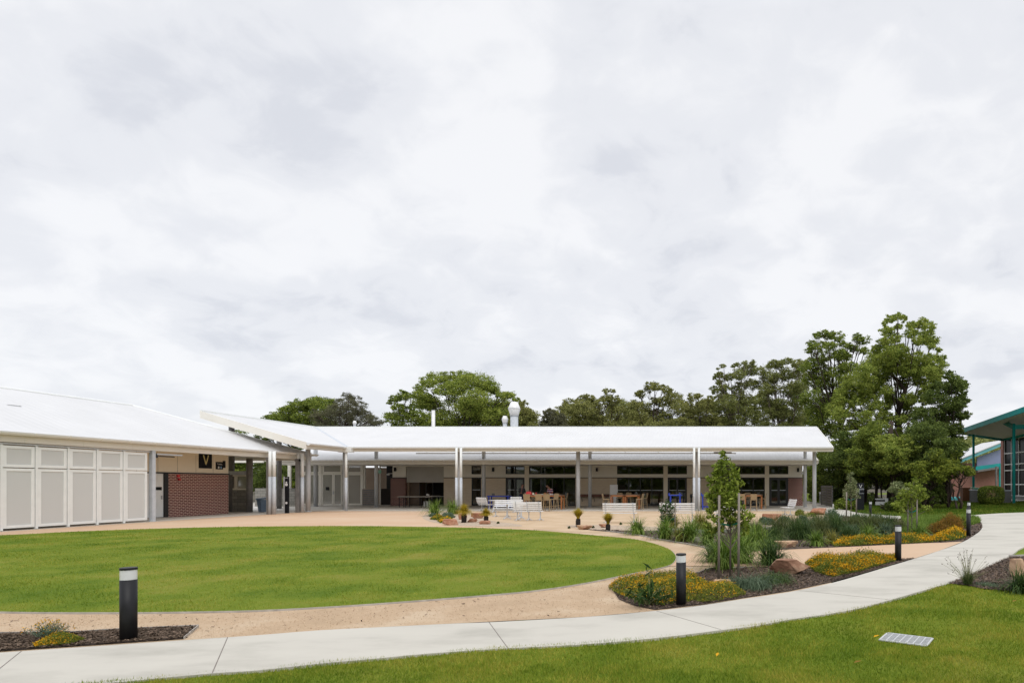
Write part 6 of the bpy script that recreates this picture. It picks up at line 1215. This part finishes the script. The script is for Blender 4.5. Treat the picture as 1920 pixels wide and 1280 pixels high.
ST = [(989.5, 957.5, 0, 'woven stool at the left front of the crowded timber table'), (1011.5, 957.5, 0, 'woven stool at the middle front of the crowded timber table'), (1026.5, 957.3, 0, 'woven stool at the right front of the crowded timber table'), (1038.5, 955.5, 60, 'woven stool at the right front corner of the crowded timber table'), (1049.5, 954.5, -100, 'woven stool pulled out right of the crowded timber table'), (1058, 952.3, 95, 'rightmost woven stool beside the crowded timber table'), (1000, 951, 180, 'woven stool behind the left half of the crowded timber table'), (1022, 951, 180, 'woven stool behind the right half of the crowded timber table'),
 (1136.5, 955, -90, 'woven stool at the left end of the bare timber table pair'), (1161, 950.5, 180, 'woven stool behind the left bare timber table'), (1178, 950.5, 180, 'woven stool behind the right bare timber table'), (1199.5, 955, 80, 'woven stool at the right end of the bare timber table pair'), (1207.5, 952, 110, 'second woven stool right of the bare timber table pair'),
 (1391, 956.6, 0, 'woven stool at the left front of the orange legged table'), (1413, 957, 0, 'woven stool at the right front of the orange legged table'), (1430, 953.6, 80, 'woven stool at the right end of the orange legged table'), (1402, 950.8, 180, 'woven stool behind the orange legged table')]
for i, (x, y, r_, lab) in enumerate(ST):
    p = g(x, y, .02)
    if i == 0: s0.location = p; s0.rotation_euler = (0, 0, R(r_)); s0['label'] = lab
    else: dup(s0, p, R(r_), lab)
# clutter on the crowded table
TZ = 1.02
def tpos(x, t=.3): p = g(x, 955, .02); return Vector((p.x, p.y+t, TZ))
p = tpos(989, .3); e = empty('bag', tuple(p), 'bright red bag on the left end of the crowded timber table', 'bag'); mb = MB(); mb.add([(-.2, -.1, 0), (.2, -.1, 0), (.2, .12, 0), (-.2, .12, 0), (-.17, -.05, .2), (.15, -.05, .22), (.13, .08, .21), (-.15, .08, .2)], [(0, 3, 2, 1), (4, 5, 6, 7), (0, 1, 5, 4), (1, 2, 6, 5), (2, 3, 7, 6), (3, 0, 4, 7)]); mb.build('bag_body', 'red_paint', e, bevel=.03)
mb = MB(); mb.tube([(-.08, 0, .2), (-.05, 0, .28), (.05, 0, .28), (.08, 0, .2)], .012, 6); mb.build('handle', 'red_paint', e)
for i, (x, t, m, lab) in enumerate(((996.5, .35, 'cream_wall', 'cream tin beside the red bag on the timber table'), (1001, .5, 'red_paint', 'small red jar on the crowded timber table'), (1005, .3, 'sign_black', 'left dark bottle on the crowded timber table'), (1009, .45, 'sign_black', 'right dark bottle on the crowded timber table'), (1018, .5, 'timber', 'brown pot at the back of the crowded timber table'))):
    p = tpos(x, t); mb = MB(); h_ = .14 if i != 2 else .1; mb.lathe(p, [(.045, 0), (.05, .02), (.05, h_*.7), (.02 if 'bottle' in lab else .045, h_*.85), (.02 if 'bottle' in lab else .046, h_*(1.7 if 'bottle' in lab else 1.0))], 10); tag(mb.build('bottle' if 'bottle' in lab else 'jar', m), lab, 'bottle' if 'bottle' in lab else 'jar', 'jars and bottles on the timber table')
for i, (x, t, w) in enumerate(((1003, .2, .3), (1021, .25, .34), (1030, .4, .3), (1012, .15, .25))):
    p = tpos(x, t); mb = MB(); mb.box((p.x-w/2, p.y-.1, TZ+.001), (p.x+w/2, p.y+.11, TZ+.02+.008*i)); tag(mb.build('paper_stack', 'sign_white'), ['small white paper stack nearest the red bag', 'wide white paper stack in front of the striped shirt', 'white paper stack under the striped shirt person hand', 'white paper stack near the middle table edge'][i], 'paper', 'paper on the timber table')
# folding table + white drums by the servery
a, b = g(745, 951, .02), g(806, 951, .02); e = empty('trestle_table', ((a.x+b.x)/2, a.y+.35, .02), 'long pale topped table with thin black legs by the roller shutter', 'table'); L_ = b.x-a.x
mb = MB(); mb.box((-L_/2, -.35, .77), (L_/2, .35, .81)); mb.build('tabletop', 'slab', e)
for x in (-L_/2+.12, -L_/2+.55, L_/2-.65, L_/2-.1):
    mb = MB(); mb.bar((x, -.3, 0), (x, -.3, .77), .035); mb.bar((x, .3, 0), (x, .3, .77), .035); mb.bar((x, -.3, .4), (x, .3, .4), .025); mb.build('leg', 'black_frame', e)
mb = MB(); mb.box((-L_/2+.05, -.3, .72), (L_/2-.05, -.27, .765)); mb.build('rail', 'black_frame', e)
for x, lab in ((797.5, 'left white bucket under the servery opening'), (803.5, 'right white bucket under the servery opening')):
    p = g(x, 949.6, .02); mb = MB(); mb.lathe(p, [(.11, 0), (.13, .4), (.135, .41), (.1, .42)], 14); tag(mb.build('bucket', 'sign_white'), lab, 'bucket', 'white buckets by the servery')
p = g(800, 950, .02)+Vector((0, .2, .82)); mb = MB(); mb.lathe(p, [(.03, 0), (.11, .06), (.12, .12), (.05, .16)], 12); tag(mb.build('bowl', 'sign_white'), 'white bowl on the right end of the pale topped table', 'bowl')
e = empty('side_table', tuple(g(814, 949, .02)), 'small grey framed table with papers right of the pale topped table', 'table'); mb = MB(); mb.box((-.35, -.2, .8), (.35, .3, .83)); mb.build('tabletop', 'shutter', e)
for sx in (-.3, .3):
    mb = MB(); mb.bar((sx, -.15, 0), (sx, -.15, .8), .03); mb.bar((sx, .25, 0), (sx, .25, .8), .03); mb.build('leg', 'dark_steel', e)
# blue workbenches
def trolley(x0, x1, yb, h, lab, tall=False):
    a, b = g(x0, yb, .02), g(x1, yb, .02); L_ = b.x-a.x; e = empty('workbench', ((a.x+b.x)/2, a.y+.3, .02), lab, 'workbench', 'blue framed workbenches under the canopy')
    mb = MB(); mb.box((-L_/2, -.3, h-.07), (L_/2, .3, h)); mb.build('worktop', 'blue_paint', e); mb = MB(); mb.box((-L_/2+.05, -.28, h+.001), (L_/2-.05, .28, h+.02)); mb.build('bench_mat', 'dark_steel', e)
    for sx in (-1, 1):
        for sy in (-1, 1): mb = MB(); mb.box((sx*(L_/2-.12)-.035, sy*.25-.035, 0), (sx*(L_/2-.12)+.035, sy*.25+.035, h-.072)); mb.build('leg', 'blue_paint', e)
    mb = MB(); mb.box((-L_/2+.1, -.22, .17), (L_/2-.1, .22, .22)); mb.build('shelf', 'blue_paint', e)
    mb = MB(); mb.box((-L_/2, -.3, h+.002), (-L_/2+.06, .3, h+.12)) if tall else mb.box((-L_/2+.25, -.05, h+.021), (-L_/2+.4, .1, h+.17)); mb.box((L_/2-.2, -.1, h+.021), (L_/2-.08, .05, h+.1)); mb.build('vice', 'dark_steel' if not tall else 'blue_paint', e); return e
trolley(913, 955, 952, .88, 'long blue workbench between the dark door and cafe entry'); trolley(1253.5, 1278, 955, 1.0, 'blue workbench in front of the black framed door', True); trolley(1314, 1344, 955, 1.0, 'blue workbench partly behind the tall young tree', True)
e = empty('clothes_rack', tuple(g(963, 950.5, .02)), 'thin black wire rack in front of the cafe entry door', 'rack'); mb = MB()
for x in (-.45, -.15, .15, .45): mb.bar((x, 0, 0), (x, 0, 1.0), .02)
for z in (.1, .55, 1.0): mb.bar((-.45, 0, z), (.45, 0, z), .02)
mb.build('rack_frame', 'black_frame', e)
mb = MB(); p = g(1296, 951, .02); mb.tube([tuple(p), (p.x, p.y, .72)], .06, 10); mb.lathe((p.x, p.y, .72), [(.07, 0), (.1, .1), (.09, .28), (.03, .3)], 10); tag(mb.build('drink_fountain', 'black_frame'), 'small black pedestal unit left of the right downpipes', 'pedestal')

# ================================================================= PEOPLE
def skinmesh(name, verts, edges, rads, m, parent, sub=2, root=0):
    me = bpy.data.meshes.new(name); me.from_pydata([tuple(v) for v in verts], edges, []); o = bpy.data.objects.new(name, me); C.objects.link(o)
    sk = o.modifiers.new('s', 'SKIN'); ss = o.modifiers.new('u', 'SUBSURF'); ss.levels = sub; ss.render_levels = sub
    for i, r in enumerate(rads):
        r = r if isinstance(r, tuple) else (r, r); me.skin_vertices[0].data[i].radius = r
    me.skin_vertices[0].data[root].use_root = True
    dg = bpy.context.evaluated_depsgraph_get(); nm = bpy.data.meshes.new_from_object(o.evaluated_get(dg)); bpy.data.objects.remove(o); nm.name = name
    nm.materials.clear(); nm.materials.append(MATS[m]); nm.polygons.foreach_set('use_smooth', [True]*len(nm.polygons)); o = bpy.data.objects.new(name, nm); C.objects.link(o); o.parent = parent; return o
def person(loc, rz, lab, top, pants, hair, lean=.15, armsfwd=.45, head_tilt=.15, height=1.72, sit=False, scarf=False, long_sleeve=True):
    e = empty('person', tuple(loc), lab, 'person', None, rz); k = height/1.75; V = lambda x, y, z: Vector((x, y, z))*k
    hz = .93 if not sit else .74; s = math.sin(lean); c = math.cos(lean)
    up = lambda x, t, f=0: V(x, s*t+f, hz+c*t)
    pel = V(0, 0, hz); wa = up(0, .17); ch = up(0, .36); nk0 = up(0, .50); nk = up(0, .56, .01); hd = up(0, .64, .03+head_tilt*.1); hd2 = up(0, .73, .05+head_tilt*.35); ht = up(0, .79, .05+head_tilt*.45)
    P = [pel, wa, ch, nk0, nk, hd, hd2, ht]; E = [(i, i+1) for i in range(7)]; Rr = [(.15, .11), (.13, .10), (.155, .105), (.10, .075), (.052, .055), (.070, .082), (.076, .092), (.045, .055)]
    arms = []
    for sx in (-1, 1):
        sh = up(sx*.17, .46); el = up(sx*.23, .22, .06+armsfwd*.12); wr = up(sx*.15, .17, .12+armsfwd*.45); hn = up(sx*.14, .165, .19+armsfwd*.5); i = len(P); P += [sh, el, wr, hn]; Rr += [.058, .043, .028, (.034, .018)]; E += [(3, i), (i, i+1), (i+1, i+2), (i+2, i+3)]; arms.append((sx, sh, el, wr, hn))
        hp = V(sx*.09, 0, hz-.03); kn = V(sx*.11, .06 if not sit else .42, .50 if not sit else .72); an = V(sx*.12, -.01 if not sit else .40, .09 if not sit else .30); ft = V(sx*.13, .13 if not sit else .52, .05 if not sit else .26)
        i = len(P); P += [hp, kn, an, ft]; Rr += [.088, .060, .042, (.045, .03)]; E += [(0, i), (i, i+1), (i+1, i+2), (i+2, i+3)]
    body = skinmesh('body', P, E, [tuple(q*k for q in (r if isinstance(r, tuple) else (r, r))) for r in Rr], 'skin', e)
    # fingers, nose and ears are merged into the body mesh
    mb = MB()
    for sx, sh, el, wr, hn in arms:
        f = (hn-wr).normalized(); sd = Vector((1, 0, 0))
        for j in range(4):
            b0_ = hn+sd*(j-1.5)*.017*k+f*.01; L_ = (.062, .072, .068, .054)[j]*k; m_ = b0_+f*L_*.5+Vector((0, 0, -.004)); t_2 = m_+(f*.6+Vector((0, 0, -.8)))*L_*.5; mb.tube([b0_, m_, t_2], [.0088, .008, .0055], 6)
        b0_ = wr+(hn-wr)*.6-sd*sx*.025*k; mb.tube([b0_, b0_-sd*sx*.025*k+f*.025, b0_-sd*sx*.02*k+f*.055+Vector((0, 0, -.01))], [.010, .009, .006], 6)
    hc = hd2; mb.tube([hc+Vector((0, .085, .01))*k, hc+Vector((0, .108, -.012))*k, hc+Vector((0, .10, -.022))*k], [.006, .012, .006], 6)
    for sx in (-1, 1): mb.tube([hc+Vector((sx*.078, .0, .01))*k, hc+Vector((sx*.09, -.01, .0))*k], [.022, .012], 8)
    tmp = MB(); me = body.data; bm = bmesh.new(); bm.from_mesh(me); m2 = bpy.data.meshes.new('t'); m2.from_pydata([tuple(v) for v in mb.v], [], mb.f); bm.from_mesh(m2); bm.to_mesh(me); bm.free(); bpy.data.meshes.remove(m2)
    mb = MB()
    for sx in (-1, 1): q = hc+Vector((sx*.03, .088, .018))*k; mb.tube([q-Vector((0, .004, 0)), q+Vector((0, .003, 0)), q+Vector((0, .006, 0))], [.009, .009, .003], 8)
    mb.build('eyes', 'hair_dark', e); mb = MB(); q = hc+Vector((0, .088, -.045))*k; mb.bar(q-Vector((.022, 0, 0)), q+Vector((.022, 0, 0)), .008, .008); mb.build('mouth', 'red_paint' if False else 'scarf', e)
    # clothes
    TP = [up(0, -.06), wa, ch, nk0, up(0, .53, .005)]; TE = [(0, 1), (1, 2), (2, 3), (3, 4)]; TR = [(.172*k, .135*k), (.155*k, .125*k), (.178*k, .13*k), (.115*k, .095*k), (.07*k, .07*k)]
    for sx, sh, el, wr, hn in arms:
        i = len(TP); end = wr if long_sleeve else sh.lerp(el, .8); TP += [sh, sh.lerp(el, .7) if not long_sleeve else el, end]; TR += [(.076*k,)*2, (.060*k,)*2, (.044*k if long_sleeve else .062*k,)*2]; TE += [(3, i), (i, i+1), (i+1, i+2)]
    skinmesh('top', TP, TE, TR, top, e, root=1)
    LP = [V(0, 0, hz+.02)]; LR = [(.165*k, .125*k)]; LE = []
    for sx in (-1, 1):
        j = 8+4+(0 if sx == -1 else 8); hp, kn, an = P[j], P[j+1], P[j+2]; i = len(LP); LP += [hp, kn, an+Vector((0, 0, -.01))]; LR += [(.105*k,)*2, (.076*k,)*2, (.060*k,)*2]; LE += [(0, i), (i, i+1), (i+1, i+2)]
    skinmesh('trousers', LP, LE, LR, pants, e)
    for sx in (-1, 1):
        j = 8+4+(0 if sx == -1 else 8); an, ft = P[j+2], P[j+3]; mb = MB(); mb.tube([an+Vector((0, -.05, -.05)), an+Vector((0, .02, -.04)), ft+Vector((0, .03, -.015)), ft+Vector((0, .08, -.02))], [.035, .048, .042, .02], 10); mb.build('shoe', 'black_frame', e, True)
    # hair cap
    bm = bmesh.new(); bmesh.ops.create_icosphere(bm, subdivisions=3, radius=1)
    for v in list(bm.verts):
        if v.co.y > .45 and v.co.z < .45 or v.co.z < -.55: bm.verts.remove(v)
    for v in bm.verts: v.co = Vector((v.co.x*.093, v.co.y*.108-.008, v.co.z*.115+.018))*k+hc
    m3 = bpy.data.meshes.new('hair'); bm.to_mesh(m3); bm.free(); m3.materials.append(MATS[hair]); m3.polygons.foreach_set('use_smooth', [True]*len(m3.polygons)); o = bpy.data.objects.new('hair', m3); C.objects.link(o); o.parent = e
    sm = o.modifiers.new('solid', 'SOLIDIFY'); sm.thickness = .012
    if scarf:
        mb = MB(); c_ = nk+Vector((0, .01, -.02)); ring = [c_+Vector((math.cos(a)*.085, math.sin(a)*.085, .012*math.sin(3*a))) for a in np.linspace(0, 2*math.pi, 13)]; mb.tube(ring, .035, 8, False); mb.tube([c_+Vector((.03, .09, 0)), ch+Vector((.04, .13, 0)), wa+Vector((.05, .14, 0))], [.035, .04, .03], 8); mb.build('scarf', 'scarf', e, True)
    return e
p = g(978, 951.5, .02); person((p.x, p.y, .02), R(215), 'person in dark jacket and pale scarf standing at the left end of the timber table', 'jacket', 'jeans', 'hair_dark', lean=.16, armsfwd=.3, head_tilt=.25, height=1.72, scarf=True)
p = g(1034, 951.5, .02); person((p.x, p.y, .02), R(160), 'person in a striped shirt bending over the papers on the timber table', 'striped_shirt', 'jeans', 'hair_dark', lean=.42, armsfwd=.2, head_tilt=.5, height=1.70, long_sleeve=False)
for _o in bpy.data.objects:
    if '_w' in _o: del _o['_w']
